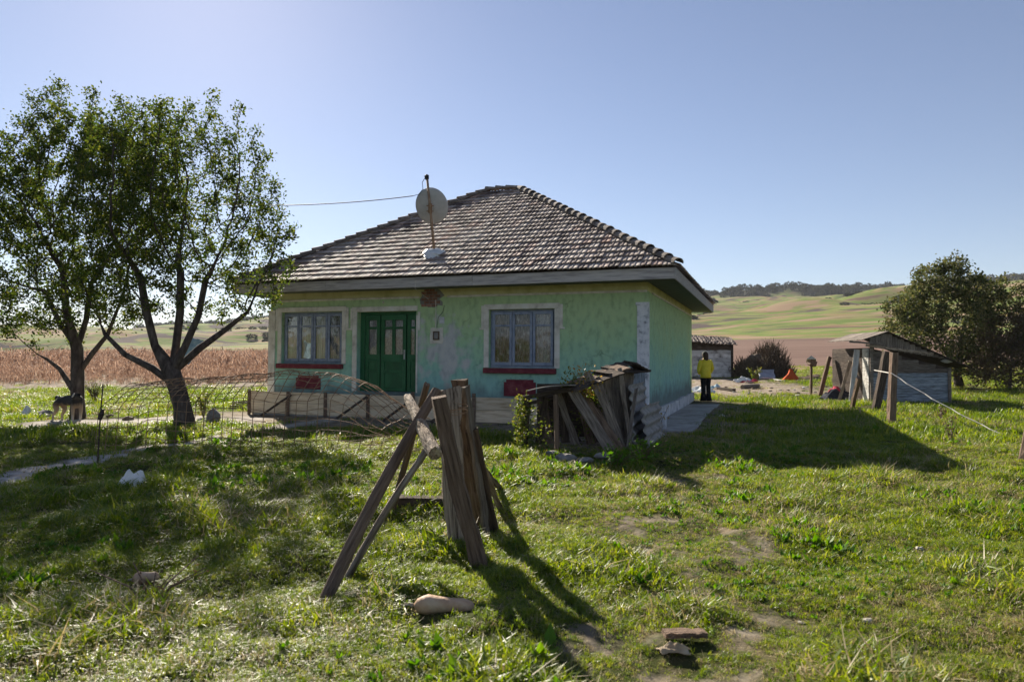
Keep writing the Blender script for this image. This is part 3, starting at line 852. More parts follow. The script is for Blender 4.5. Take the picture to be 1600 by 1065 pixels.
# ---- roof
EX0, EX1, EY0, EY1, EZ = -HW - .70, .70, -.72, HD + .72, 3.40
RX0, RX1, RY, RZ = -5.74, -4.72, 4.62, 6.66
roof = bpy.data.objects.new('roof', None); COL.objects.link(roof); roof.parent = house
e = .05
deck = MB().add([(EX0 + e, EY0 + e, EZ - .03), (EX1 - e, EY0 + e, EZ - .03), (EX1 - e, EY1 - e, EZ - .03), (EX0 + e, EY1 - e, EZ - .03), (RX0, RY, RZ - .04), (RX1, RY, RZ - .04)],
                [(0, 3, 2, 1), (0, 1, 5, 4), (1, 2, 5), (2, 3, 4, 5), (3, 0, 4)])
deck.build('roof_deck', 'wood_dark', roof)
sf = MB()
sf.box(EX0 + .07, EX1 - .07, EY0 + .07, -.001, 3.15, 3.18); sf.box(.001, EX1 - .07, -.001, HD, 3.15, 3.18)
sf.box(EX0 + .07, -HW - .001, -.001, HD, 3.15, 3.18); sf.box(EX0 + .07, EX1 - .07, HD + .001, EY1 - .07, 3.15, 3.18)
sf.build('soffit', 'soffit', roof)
for x0, x1 in ((EX0 + .03, -7.9), (-7.895, -3.9), (-3.895, EX1 - .055)):
    MB().box(x0, x1, EY0 + .035, EY0 + .065, 3.12 + random.uniform(-.008, .008), 3.365).build('fascia_board', 'fascia', roof, bevel=.006)
for y0, y1 in ((EY0 + .035, 3.1), (3.105, 6.6), (6.605, EY1 - .04)):
    MB().box(EX1 - .053, EX1 - .023, y0, y1, 3.12 + random.uniform(-.008, .008), 3.365).build('fascia_board', 'fascia', roof, bevel=.006)
MB().box(EX0 + .0, EX0 + .03, EY0 + .035, EY1 - .04, 3.12, 3.365).build('fascia_board', 'fascia', roof)
MB().box(EX0 + .03, EX1 - .055, EY1 - .065, EY1 - .035, 3.12, 3.365).build('fascia_board', 'fascia', roof)

TW, TE = .225, .285


def tile_verts(w=TW, L=TE + .06, amp=.018):
    us = [0, .31, .33, .45, .499, .5, .81, .83, .95, 1.0]; cols = len(us); top = []; low = []
    for k in range(cols):
        u = us[k]
        f2 = 0 if u in (0, .499, .5, 1.0) else (2 * u) % 1
        hh = (.006 * f2 / .62 if f2 <= .62 else amp) + .004
        top.append((u, hh))
    v = [(u * w, 0, hh + .044) for u, hh in top] + [(u * w, L, hh + .004) for u, hh in top] + [(u * w, .004, hh + .014) for u, hh in top]
    f = [(k, k + 1, cols + k + 1, cols + k) for k in range(cols - 1)] + [(2 * cols + k, 2 * cols + k + 1, k + 1, k) for k in range(cols - 1)]
    return v, f


tv, tf = tile_verts()
tile_me = MB().add(tv, tf).mesh('tile', 'tile')
tile_objs = 0
mass_v, mass_f, mass_r = [], [], []


def slope(A, Bp, r0, r1, as_parts):
    """cover the roof slope with eave A-B and upper edge r0-r1 by rows of tiles"""
    global tile_objs
    A = Vector(A); Bp = Vector(Bp); r0 = Vector(r0); r1 = Vector(r1)
    ex = (Bp - A).normalized(); L = (Bp - A).length
    s = r0 - A; s = s - ex * s.dot(ex); SL = s.length; s.normalize()
    n = ex.cross(s)
    ul1 = (r0 - A).dot(ex); ur1 = (r1 - A).dot(ex)
    rows = int(SL / TE) + 1
    for j in range(rows):
        v = j * TE - .05
        if v > SL - .12: break
        t0, t1 = max(0, v / SL), min(1, (v + TE) / SL)
        uA = ul1 * t0 - .0; uB = L + (ur1 - L) * t0
        k0 = int(uA / TW) - 1; k1 = int(uB / TW) + 1
        for k in range(k0, k1 + 1):
            u = k * TW
            if u + TW < uA + .02 or u > uB - .02: continue
            cut = u < ul1 * t1 or u + TW > L + (ur1 - L) * t1
            dz = random.uniform(-.005, .005); dv = random.uniform(-.010, .010); sk = random.uniform(-.010, .010)
            if as_parts and not cut and tile_objs < 300 and v < 2.9:
                o = bpy.data.objects.new('tile', tile_me); COL.objects.link(o); o.parent = roof
                ey = (s + ex * sk).normalized(); m = Matrix((ex, ey, n)).transposed().to_4x4()
                m.translation = A + ex * u + s * (v + dv) + n * (.0 + dz)
                o.matrix_local = m; tile_objs += 1
            else:
                base = len(mass_v)
                for (x, y, z) in tv:
                    vv = v + dv + y; uu = u + x + sk * y
                    tt = min(1, max(0, vv / SL))
                    uu = min(max(uu, ul1 * tt), L + (ur1 - L) * tt)
                    mass_v.append(A + ex * uu + s * min(vv, SL) + n * (z + dz))
                mass_f.extend([tuple(i + base for i in q) for q in tf]); mass_r.extend([random.random()] * len(tf))


a0 = (EX0, EY0, EZ); a1 = (EX1, EY0, EZ); a2 = (EX1, EY1, EZ); a3 = (EX0, EY1, EZ); p0 = (RX0, RY, RZ); p1 = (RX1, RY, RZ)
slope(a0, a1, p0, p1, True)
slope(a1, a2, p1, p1, False); slope(a2, a3, p1, p0, False); slope(a3, a0, p0, p0, False)
mm = MB(); mm.v = [tuple(v) for v in mass_v]; mm.f = mass_f
ob = mm.build('tile_rows', 'tile_s', roof); ob['kind'] = 'stuff'
at_ = ob.data.attributes.new('rnd', 'FLOAT', 'FACE'); at_.data.foreach_set('value', np.array(mass_r, np.float32))

# ridge and hip caps
cv, cf = [], []
NC = 7
for x, r_, z in ((0, .115, .02), (.40, .085, -.005)):
    for k in range(NC):
        a = PI * (k / (NC - 1)); cv.append((x, r_ * math.cos(a) * 1.15, r_ * math.sin(a) + z))
for k in range(NC):
    a = PI * (k / (NC - 1)); cv.append((.003, .095 * math.cos(a) * 1.15, .095 * math.sin(a) + .02))
cf = [(k, k + 1, NC + k + 1, NC + k) for k in range(NC - 1)] + [(2 * NC + k, 2 * NC + k + 1, k + 1, k) for k in range(NC - 1)]
cap_me = MB().add(cv, cf).mesh('ridge_tile', 'cap')


def caps(A, Bp):
    A = Vector(A); Bp = Vector(Bp); L = (Bp - A).length; n = int(L / .345); d = (Bp - A).normalized()
    for i in range(n + 1):
        o = bpy.data.objects.new('ridge_tile', cap_me); COL.objects.link(o); o.parent = roof
        orient(o, A + d * (i * L / (n + 1) - .05) + Vector((0, 0, .035 + random.uniform(-.008, .012))), A + d * (i * L / (n + 1) + .5) + Vector((0, 0, .035 + random.uniform(-.01, .01))))


for q in (a0, a3): caps(q, p0)
for q in (a1, a2): caps(q, p1)
caps(p0, p1)

# ------------------------------------------------------------------ formwork along the front wall
fw = thing('timber_formwork', 'low yellowish board formwork with dark braces along the front wall', 'formwork', HB)
fw.rotation_euler = house.rotation_euler
yf = -.36
fx = [-10.45, -8.05, -5.55, -3.95, -1.15]
for i in range(4):
    for z0, z1 in ((-.02, .265), (.272, .545 + random.uniform(-.015, .02))):
        MB().box(fx[i] + .004, fx[i + 1] - .004, yf - .028 + random.uniform(-.008, .008), yf, z0, z1).build('board', 'form', fw, bevel=.004)
for x in fx[:-1] + [-1.2, -9.2, -6.8]:
    MB().box(x - .04, x + .04, yf - .075, yf - .042, -.1, .60 + random.uniform(-.05, .05)).build('stake', 'wood_brown', fw)
for x in (-9.15, -6.9, -5.6, -4.35):
    plank('brace', (x + .1, yf - .09, .5), (x - .42, yf - .62, -.02), .075, .05, (0, 0, 1), 'wood_dark', fw)
MB().box(-10.4, -1.2, yf + .002, -.072, -.1, .47).build('concrete_fill', 'concrete', fw)

# ------------------------------------------------------------------ concrete walk beside the house
wk = MB()
for i, (y0, y1) in enumerate(((-1.1, 1.2), (1.215, 3.6), (3.615, 6.2), (6.215, 9.6))):
    wk.box(.09, 1.0 + random.uniform(-.04, .04), y0, y1, -.12, .035 + random.uniform(-.006, .006))
walk = wk.build('concrete_walk', 'concrete'); walk.location = HB; walk.rotation_euler = (0, 0, -TH)
tag(walk, 'narrow concrete walk along the right wall of the house', kind='structure')

# ------------------------------------------------------------------ satellite dish
Mh = Matrix.Translation(HB) @ Euler((0, .007, -TH)).to_matrix().to_4x4()
SL_A = math.atan2(RZ - EZ, RY - EY0)
by_ = .32; base = Mh @ Vector((-5.37, by_, EZ + (by_ - EY0) * math.tan(SL_A) + .05))
dish = thing('satellite_dish', 'off-white satellite dish on a rusty mast standing on the roof', 'satellite dish', base)
top = Vector((-.20, -.03, 1.90))
MB().tube([(0, 0, -.12), top * .5, top], [.034, .033, .031], 10).build('mast', 'mast', dish, True)
c = MB().tube([top + Vector((0, 0, -.04)), top + Vector((-.01, 0, .05)), top + Vector((-.02, 0, .075))], [.05, .06, .03], 8); c.build('mast_cap', 'black', dish)
dn = Vector((.10, .86, .42)).normalized()
ctr = top * .60 + dn * .16
ax = dn.cross(Vector((0, 0, 1))).normalized(); ay = ax.cross(dn)
b = MB(); vs = []; fs = []; nr_, ns_ = 7, 36
for side_, off in ((0, 0), (1, .012)):
    for i in range(nr_ + 1):
        r_ = max(.001, i / nr_)
        for k in range(ns_):
            a = 2 * PI * k / ns_
            vs.append(ctr + ax * (.42 * r_ * math.cos(a)) + ay * (.47 * r_ * math.sin(a)) + dn * (.085 * r_ * r_ - .05 + off))
for sd in (0, 1):
    o_ = sd * (nr_ + 1) * ns_
    for i in range(nr_):
        for k in range(ns_):
            q = (o_ + i * ns_ + k, o_ + i * ns_ + (k + 1) % ns_, o_ + (i + 1) * ns_ + (k + 1) % ns_, o_ + (i + 1) * ns_ + k)
            fs.append(q if sd == 0 else q[::-1])
for k in range(ns_):
    a = nr_ * ns_ + k; c_ = nr_ * ns_ + (k + 1) % ns_; o_ = (nr_ + 1) * ns_
    fs.append((a, c_, c_ + o_, a + o_))
b.add(vs, fs).build('reflector', 'dish', dish, True)
b = MB(); q = top * .60
for dz in (-.09, .05):
    b.tube([q + Vector((-.09, -.02, dz)), q + Vector((.09, -.02, dz))], .012, 6)
b.tube([q + Vector((0, -.01, -.13)), q + Vector((0, -.01, .10))], .05, 8)
b.tube([q + Vector((0, 0, 0)), ctr - dn * .04], .035, 8)
b.build('bracket', 'rust', dish)
MB().tube([top + Vector((-.03, 0, .03)), top + Vector((-.12, 0, -.12)), top + Vector((-.10, 0, -.28)), top + Vector((-.2, 0, -.42)), top + Vector((-.35, 0, -.46))], .008, 5).build('cable', 'black', dish)
b = MB(); vs = []
for i in range(5):
    for k in range(10):
        a = 2 * PI * k / 10; r_ = (.02, .10, .17, .22, .25)[i] * random.uniform(.8, 1.25)
        vs.append((r_ * math.cos(a) * 1.2, r_ * math.sin(a) * .8 - .04, (.10, .09, .055, .0, -.05)[i] + r_ * math.sin(a) * .5 + random.uniform(-.015, .015)))
fs = [(i * 10 + k, i * 10 + (k + 1) % 10, (i + 1) * 10 + (k + 1) % 10, (i + 1) * 10 + k) for i in range(4) for k in range(10)] + [tuple(range(10))]
b.add(vs, fs).build('plastic_wrap', 'plastic', dish)
DISH_TOP = base + top

# ------------------------------------------------------------------ trees
def colonize(nodes, par, att, step=.22, infl=1.6, kill=.34, iters=90, up=.06):
    P = [np.array(n, float) for n in nodes]; par = list(par)
    att = np.array(att); near_d = np.full(len(att), 1e9); near_i = np.zeros(len(att), int); done = 0
    for _ in range(iters):
        A = np.array(P[done:])
        if len(A):
            d = np.linalg.norm(att[:, None, :] - A[None], axis=2); j = d.argmin(1); dm = d[np.arange(len(att)), j]
            b = dm < near_d; near_d[b] = dm[b]; near_i[b] = j[b] + done
        done = len(P)
        keep = near_d > kill
        att, near_d, near_i = att[keep], near_d[keep], near_i[keep]
        if not len(att): break
        act = near_d < infl
        if not act.any():
            infl *= 1.4; continue
        PP = np.array(P)
        dirs = att[act] - PP[near_i[act]]; dirs /= np.linalg.norm(dirs, axis=1)[:, None]
        acc = np.zeros_like(PP); np.add.at(acc, near_i[act], dirs)
        new = 0
        for i in np.unique(near_i[act]):
            v = acc[i]; L = np.linalg.norm(v)
            if L < 1e-6: continue
            v = v / L + rng.normal(0, .13, 3) + np.array([0, 0, up]); v /= np.linalg.norm(v)
            q = P[i] + v * step
            if par.count(i) > 3: continue
            P.append(q); par.append(int(i)); new += 1
        if not new: break
    return np.array(P), par


def leaf_cloud(c, size, jit, name, mat, flat=.0):
    """one folded leaf for every centre"""
    c = np.asarray(c, float); n = len(c)
    c = c + rng.normal(0, jit, (n, 3))
    d = rng.normal(0, 1, (n, 3)); d[:, 2] -= .25; d /= np.linalg.norm(d, axis=1)[:, None]
    w = np.cross(d, rng.normal(0, 1, (n, 3)) + np.array([0, 0, flat * 3])); w /= np.linalg.norm(w, axis=1)[:, None] + 1e-9
    nn = np.cross(d, w)
    s = (size * rng.uniform(.65, 1.3, n))[:, None]
    v = np.stack([c - d * s * .5, c + w * s * .27 + nn * s * .08, c + d * s * .5, c - w * s * .27 + nn * s * .08], 1).reshape(-1, 3)
    me = bpy.data.meshes.new(name)
    idx = np.arange(n * 4).reshape(n, 4)
    fs = np.concatenate([idx[:, [0, 1, 2]], idx[:, [0, 2, 3]]], 1).reshape(-1, 3)
    me.from_pydata(v.tolist(), [], fs.tolist()); me.materials.append(M[mat]); me.update()
    return me


def tree(name, label, base, chain, lobes, natt, nleaf, leaf, mats=('bark', 'leaf_tree'), tip=.006, trunk_r=.2, shell=.45, group=None, step=.22, jit=.10, limbs=(), expo=2.35, shoots=9):
    """base point, trunk chain and limbs in coordinates relative to the base; lobes (centre, radii) fill the crown"""
    root = thing(name, label, 'tree', base, 0, group)
    nodes = [np.array(p, float) for p in chain]; par = [-1] + list(range(len(chain) - 1))
    for start, pts in limbs:
        p = start
        for q in pts:
            nodes.append(np.array(q, float)); par.append(p); p = len(nodes) - 1
    # subdivide long starting pieces
    att = []
    vol = sum(r[0] * r[1] * r[2] for _, r in lobes)
    for c, r in lobes:
        k = int(natt * r[0] * r[1] * r[2] / vol)
        u = rng.normal(0, 1, (k, 3)); u /= np.linalg.norm(u, axis=1)[:, None]
        q = rng.uniform(shell ** 3, 1, k) ** (1 / 3)
        att.append(np.array(c) + u * q[:, None] * np.array(r))
    for c, r in list(lobes)[:3]:                              # upright shoots along the top
        for _ in range(shoots):
            a = rng.uniform(0, 2 * PI); f = rng.uniform(.1, .85)
            top_ = np.array(c) + np.array([r[0] * f * math.cos(a), r[1] * f * math.sin(a), r[2] * math.sqrt(1 - f * f)])
            att.append(top_ + np.stack([rng.normal(0, .06, 9), rng.normal(0, .06, 9), np.linspace(-.3, .55, 9)], 1))
    P, par = colonize(nodes, par, np.concatenate(att), step=step)
    n = len(P); ch = [[] for _ in range(n)]
    for i, p in enumerate(par):
        if p >= 0: ch[p].append(i)
    rad = np.zeros(n)
    for i in range(n - 1, -1, -1):
        pass
    order = []; st = [0]
    while st:
        i = st.pop(); order.append(i); st += ch[i]
    for i in reversed(order):
        rad[i] = tip if not ch[i] else (sum(rad[c] ** expo for c in ch[i])) ** (1 / expo)
    k = trunk_r / rad[0]
    rad = np.where(rad > .03, .03 + (rad - .03) * max(0, (trunk_r - .03) / max(1e-3, rad[0] - .03)), rad)
    for start, pts_ in limbs:
        pass
    k_ = len(chain)
    for start, pts_ in limbs:
        for q_ in range(len(pts_)):
            rad[k_] = max(rad[k_], trunk_r * (.42 - .10 * q_)); k_ += 1
    rad[0] *= 1.3
    b = MB(); heads = [(0, None)]
    while heads:
        i, pre = heads.pop(); line = [] if pre is None else [pre]; cur = i
        while True:
            line.append(cur)
            if not ch[cur]: break
            nx = max(ch[cur], key=lambda c: rad[c])
            heads += [(c, cur) for c in ch[cur] if c != nx]; cur = nx
        if len(line) > 1:
            rr = [rad[q] for q in line]
            if pre is not None: rr[0] = rr[1]
            b.tube([P[q] for q in line], rr, 9 if rr[0] > .06 else (6 if rr[0] > .02 else 4), cap=False)
    b.build('trunk', mats[0], root, True)
    thin = [i for i in range(n) if rad[i] < .012]
    w = np.array([(1.0 + 1.2 * (not ch[i])) * (.55 + .45 * float(sstep(.28, .62, P[i][2] / P[:, 2].max()))) for i in thin]); w /= w.sum()
    pick = rng.choice(thin, nleaf, p=w)
    o = bpy.data.objects.new('crown', leaf_cloud(P[pick], leaf, jit, 'crown', mats[1])); COL.objects.link(o); o.parent = root
    return root, P, rad


T1 = gr(290, 664)
tree('plum_tree', 'leaning plum tree nearer the house, forked low with a limb to the left', T1,
     [(0, 0, -.1), (-.07, 0, .4), (-.2, .0, .85), (-.32, .02, 1.15)],
     [((.25, .1, 4.75), (1.75, 1.8, 2.1)), ((-1.3, .2, 4.75), (1.3, 1.6, 2.0)), ((1.35, .0, 3.7), (1.1, 1.3, 1.5)), ((-1.6, -.1, 3.0), (1.2, 1.2, .9)), ((.1, 0, 3.0), (1.6, 1.3, .8))],
     2600, 30000, .076, trunk_r=.19, tip=.0075, jit=.085, shoots=20,
     limbs=[(2, [(-.75, .0, 1.25), (-1.3, -.1, 1.55), (-1.75, -.1, 2.0)]), (3, [(-.75, .1, 1.75), (-.95, .1, 2.5), (-1.15, .2, 3.3)]),
            (3, [(-.3, .15, 1.8), (-.2, .1, 2.5), (-.25, .2, 3.4)]), (3, [(.0, -.1, 1.7), (.3, -.1, 2.4), (.45, -.1, 3.2)]), (3, [(.25, .1, 1.7), (.8, .1, 2.1), (1.3, .1, 2.5)])])
T2 = gr(122, 655)
tree('plum_tree', 'upright plum tree at the far left with the dog under it', T2,
     [(0, 0, -.1), (-.02, 0, .5), (-.03, 0, 1.1), (-.05, 0, 1.75)],
     [((-.2, .2, 5.4), (2.1, 2.0, 2.6)), ((-1.7, .0, 4.2), (1.6, 1.6, 2.2)), ((1.2, .1, 5.6), (1.3, 1.6, 2.0)), ((-.9, -.3, 2.8), (2.1, 1.4, .9)), ((.9, -.1, 2.9), (1.0, 1.2, .8))],
     2600, 60000, .082, trunk_r=.155, tip=.0068, jit=.10, shoots=14,
     limbs=[(2, [(.3, .0, 1.6), (.7, .0, 2.1), (1.0, .0, 2.9)]), (1, [(-.22, -.05, .9), (-.42, -.1, 1.25), (-.75, -.1, 1.5)]), (3, [(-.5, .0, 2.4), (-.9, .0, 3.2)]), (3, [(.1, .1, 2.5), (.2, .1, 3.4)]), (3, [(-.2, -.2, 2.6), (-.3, -.2, 3.6)])])
T3 = gr(1500, 607)
tree('willow_tree', 'round olive-green willow tree behind the small plank shed', T3,
     [(0, 0, -.1), (-.1, 0, .5), (-.15, 0, 1.0)],
     [((-.6, 0, 3.2), (1.9, 2.0, 2.0)), ((-1.9, 0, 2.5), (1.5, 1.5, 1.1)), ((1.7, 0, 2.9), (1.5, 1.6, 1.5)), ((-.5, 0, 4.9), (1.3, 1.0, 1.0)), ((1.0, .2, 4.3), (.9, .9, .8)), ((-2.6, 0, 3.6), (.7, .7, .6)), ((-.6, -.2, 1.5), (2.3, 1.7, 1.1)), ((1.5, 0, 1.5), (1.6, 1.5, 1.1))],
     1300, 27000, .14, ('bark', 'leaf_willow'), trunk_r=.17, step=.28, jit=.13, shoots=16,
     limbs=[(2, [(-.6, 0, 1.6), (-1.0, 0, 2.2)]), (2, [(.1, .1, 1.7), (.2, .1, 2.5)]), (2, [(.6, 0, 1.5), (1.1, 0, 2.1)])])
T4 = gr(1578, 612)
tree('brown_shrub', 'low dark brown shrub at the right edge beside the willow', T4,
     [(0, 0, -.1), (0, 0, .3)],
     [((0, 0, 1.4), (1.5, 1.3, 1.3)), ((1.6, .2, 1.3), (1.4, 1.2, 1.2)), ((-1.2, .0, .9), (.8, .8, .8)), ((.4, 0, .6), (1.8, 1.2, .6))], 700, 14000, .11, ('bark', 'leaf_brown'), trunk_r=.07, step=.25, jit=.16, shell=.1)

# ------------------------------------------------------------------ overhead cable
ca = DISH_TOP + Vector((-.35, 0, -.46)); cb = T2 + Vector((.1, .1, 5.75))
pts = []
for i in range(25):
    t = i / 24; p = ca.lerp(cb, t); p.z -= .30 * 4 * t * (1 - t); pts.append(p)
tag(MB().tube(pts, .012, 5).build('overhead_cable', 'black'), 'black cable strung from the dish mast to the trees', 'cable')

# ------------------------------------------------------------------ timber leaning together in the foreground
G = 'weathered timbers leaning together in the grass'


def lean(name, label, a, b, w, t, up=(0, -1, .3), mat='wood_grey', kind='plank', **kw):
    return tag(plank(name, a, b, w, t, up, mat, None, kind, **kw), label, 'timber', G)


foot = gr(740, 868)
lean('timber_post', 'thick weathered post leaning right at the front of the timbers', gr(754, 880) - Vector((0, 0, .06)), at(686, 618, 4.85), .115, .115, mat='wood_brown', rough=.016, nseg=10, seed=3, taper=.12, bow=.025)
lean('wide_plank', 'wide upright plank standing behind the thick front post', gr(717, 868) + Vector((0, .22, -.05)), at(703, 607, 5.4), .185, .05, mat='wood_silver', rough=.022, nseg=12, seed=5, taper=.12, bow=.025)
lean('long_pole', 'longest pole sloping down to the left from the crossing', gr(506, 937) - Vector((0, 0, .02)), at(684, 608, 5.32), .085, .075, kind='log', mat='wood_brown', bow=.03, seed=2)
lean('thin_pole', 'thin pole lying along the longest sloping pole', gr(540, 905) - Vector((0, 0, .01)), at(676, 690, 4.93), .055, .05, kind='log', mat='wood_grey', bow=.02, seed=9)
lean('thin_pole', 'thin round-topped pole rising behind the pale log', gr(610, 800) + Vector((0, .05, -.03)), at(667, 600, 5.55), .06, .055, kind='log', mat='wood_brown', seed=11)
lean('pale_log', 'pale barkless log resting across the crossed poles', at(679, 708, 4.72), at(637, 620, 5.55), .115, .085, kind='log', mat='wood_pale', rough=.16, seed=4)
lean('split_plank', 'tallest split plank with a jagged top at the back', gr(752, 838) + Vector((0, .3, -.03)), at(717, 592, 5.62), .14, .04, (-.5, -1, .2), mat='wood_brown', rough=.04, nseg=16, seed=8, taper=.12, bow=.025)
lean('narrow_plank', 'narrow silvery plank on edge at the right of the bundle', gr(760, 842) + Vector((0, .2, -.03)), at(727, 603, 5.5), .075, .03, (1, -.6, 0), mat='wood_grey', rough=.02, nseg=12, seed=12)
lean('dark_plank', 'short dark plank low on the right side of the bundle', gr(772, 830) - Vector((0, 0, .03)), at(737, 672, 5.6), .10, .04, mat='wood_dark', seed=13)
lean('short_stick', 'short pale stick at the far right of the bundle', gr(785, 800) - Vector((0, 0, .02)), at(752, 722, 5.9), .05, .03, mat='wood_grey', seed=14)
lean('short_stick', 'short stick furthest right, lying low against the bundle', gr(783, 765), at(751, 728, 6.3), .05, .03, mat='wood_brown', seed=15)
wl = []
for i in range(40):
    a = i * .63; wl.append(at(704, 634 + .25 * i, 5.15) + Vector((.13 * math.cos(a), .22 * math.sin(a), .01 * math.sin(a * 2.3))))
tag(MB().tube(wl, .0022, 4, False).build('binding_wire', 'rust'), 'rusty wire wound round the tops of the leaning timbers', 'wire')
q = gr(632, 797)
lean('fallen_beam', 'dark beam lying on the grass behind the leaning timbers', q + Vector((-.1, 0, .06)), gr(716, 798) + Vector((.15, 0, .06)), .15, .14, (0, 0, 1), mat='wood_dark', rough=.02, seed=16)

# ------------------------------------------------------------------ collapsed coop at the corner of the house
coop = thing('collapsed_coop', 'collapsed plank coop with slumped roof in front of the house corner', 'coop', gr(905, 703))
C0 = Vector(coop.location)


def cp(name, a, b, w, t, up=(0, -1, .2), mat='wood_grey', kind='plank', **kw):
    return plank(name, Vector(a) - C0, Vector(b) - C0, w, t, up, mat, coop, kind, **kw)


cp('post', gr(816, 700) - Vector((0, 0, .1)), at(822, 622, 10.9), .16, .15, kind='log', mat='wood_dark')
cp('post', gr(871, 707) - Vector((0, 0, .1)), at(868, 617, 10.75), .09, .08, kind='log', mat='wood_brown')
cp('post', gr(905, 690), at(850, 622, 11.9), .10, .09, kind='log', mat='wood_dark')
cp('rail', at(812, 622, 10.95), at(905, 606, 10.9), .09, .06, (0, 0, 1), mat='wood_dark')
cp('rail', at(818, 632, 12.2), at(990, 590, 12.3), .09, .06, (0, 0, 1), mat='wood_dark')
cp('brace', gr(957, 708), at(893, 606, 10.9), .17, .035, mat='wood_grey', rough=.02)
cp('brace', gr(972, 706) + Vector((0, .1, 0)), at(908, 610, 11.2), .13, .035, mat='wood_brown', rough=.02)
cp('bowed_board', gr(962, 700) + Vector((0, .05, 0)), at(916, 582, 11.0), .12, .03, mat='wood_grey', bow=-.10, nseg=12)
for i in range(10):
    t = i / 9
    a = Vector((1.62, 11.45, .04)).lerp(Vector((2.02, 11.95, .10)), t); top_ = at(929 + 58 * t, 592 - 12 * t + random.uniform(-3, 3), 11.35 + .8 * t)
    cp('wall_plank', a, top_, .085, .022, (0, -1, .1), mat='wood_grey', rough=.008)
for i in range(6):
    top_ = at(982 + 4.6 * i, 574 + random.uniform(-1, 2), 12.6 + .15 * i); bot = Vector((top_.x, top_.y, .45))
    cp('wall_plank', bot, top_, .07, .02, (0, -1, 0), mat='wood_blue', rough=.008)
for i, (bx, by, tx, ty, d_, w_, m_) in enumerate(((842, 700, 852, 620, 11.3, .13, 'wood_dark'), (858, 704, 846, 625, 11.6, .16, 'wood_brown'), (884, 706, 880, 612, 11.5, .14, 'wood_dark'), (902, 707, 872, 615, 11.2, .11, 'wood_grey'),
                                                 (925, 708, 902, 600, 11.4, .16, 'wood_brown'), (940, 706, 918, 596, 11.5, .15, 'wood_dark'), (975, 702, 932, 588, 11.0, .09, 'wood_grey'), (985, 698, 968, 576, 11.3, .07, 'wood_grey'), (948, 707, 942, 584, 11.2, .08, 'wood_grey'))):
    p_ = gr(bx, by); p_.y = d_; p_.x = (bx - 800) / F * d_; p_.z = 0
    cp('loose_plank', p_, at(tx, ty, d_ + .1), w_, .025, (random.uniform(-.3, .3), -1, .1), mat=m_, rough=.02)
MB().box(.45 - C0.x, 2.0 - C0.x, 12.3 - C0.y, 12.34 - C0.y, 0, .95).build('back_panel', 'wood_dark', coop)
# roof: bent zinc sheet, felt-covered boards, broken tiles
b = MB(); vs = []; nn = 9
for i in range(nn):
    t = i / (nn - 1); p = at(822 + 78 * t, 610 - 9 * t - 3 * math.sin(t * PI), 10.7); 
    vs += [p - C0, p + Vector((.05, 1.3, -.05)) - C0]
fs = [(2 * i, 2 * i + 2, 2 * i + 3, 2 * i + 1) for i in range(nn - 1)]
rs = b.add(vs, fs).build('roof_sheet', 'asbestos', coop); sm = rs.modifiers.new('thick', 'SOLIDIFY'); sm.thickness = .012
for (x0, y0, d0, x1, y1, d1, w, m) in ((888, 607, 10.8, 965, 580, 11.4, .35, 'wood_dark'), (900, 599, 11.0, 975, 573, 11.7, .30, 'wood_brown'), (935, 582, 11.3, 1003, 577, 12.4, .4, 'wood_dark'),
                                       (948, 576, 11.6, 985, 566, 12.2, .25, 'wood_dark'), (985, 566, 12.0, 1004, 577, 12.3, .3, 'wood_dark')):
    cp('roof_board', at(x0, y0, d0), at(x1, y1, d1), w, .03, (0, -.2, 1), mat=m, rough=.03)


def corrugated(p00, p10, p01, name, parent, mat, waves=6, amp=.028, ncol=8, along=True, off=Vector((0, 0, 0))):
    """sheet from p00; p10 along the ridges, p01 across them"""
    p00 = Vector(p00); e1 = Vector(p10) - p00; e2 = Vector(p01) - p00; n = e1.cross(e2).normalized()
    rows = waves * 8; vs = []
    for i in range(rows + 1):
        t = i / rows; hh = amp * math.sin(2 * PI * waves * t)
        for k in range(ncol + 1):
            vs.append(p00 + e1 * (k / ncol) + e2 * t + n * (hh + .01 * math.sin(3 * k / ncol + 4 * t)) - off)
    fs = [(i * (ncol + 1) + k, i * (ncol + 1) + k + 1, (i + 1) * (ncol + 1) + k + 1, (i + 1) * (ncol + 1) + k) for i in range(rows) for k in range(ncol)]
    o = MB().add(vs, fs).build(name, mat, parent, True); s = o.modifiers.new('thick', 'SOLIDIFY'); s.thickness = .012
    return o


corrugated((2.02, 11.35, .0), (2.62, 13.2, .0), (2.00, 11.55, 1.02), 'corrugated_sheet', coop, 'asbestos', 6, off=C0)
corrugated((2.20, 11.2, .0), (2.86, 12.9, .0), (2.16, 11.36, .66), 'corrugated_sheet', coop, 'asbestos', 4, off=C0)
cp('leaning_batten', gr(980, 705), at(994, 607, 11.35), .05, .04, mat='wood_grey')
# ivy and autumn leaves on it
def vine(name, label, blobs, mat, leaf, parent=None):
    c = np.concatenate([np.array(p) + rng.normal(0, 1, (k, 3)) * np.array(s) for p, s, k in blobs])
    c[:, 2] = np.maximum(c[:, 2], .03)
    o = bpy.data.objects.new(name, leaf_cloud(c, leaf, .02, name, mat)); COL.objects.link(o)
    return tag(o, label, 'vine')


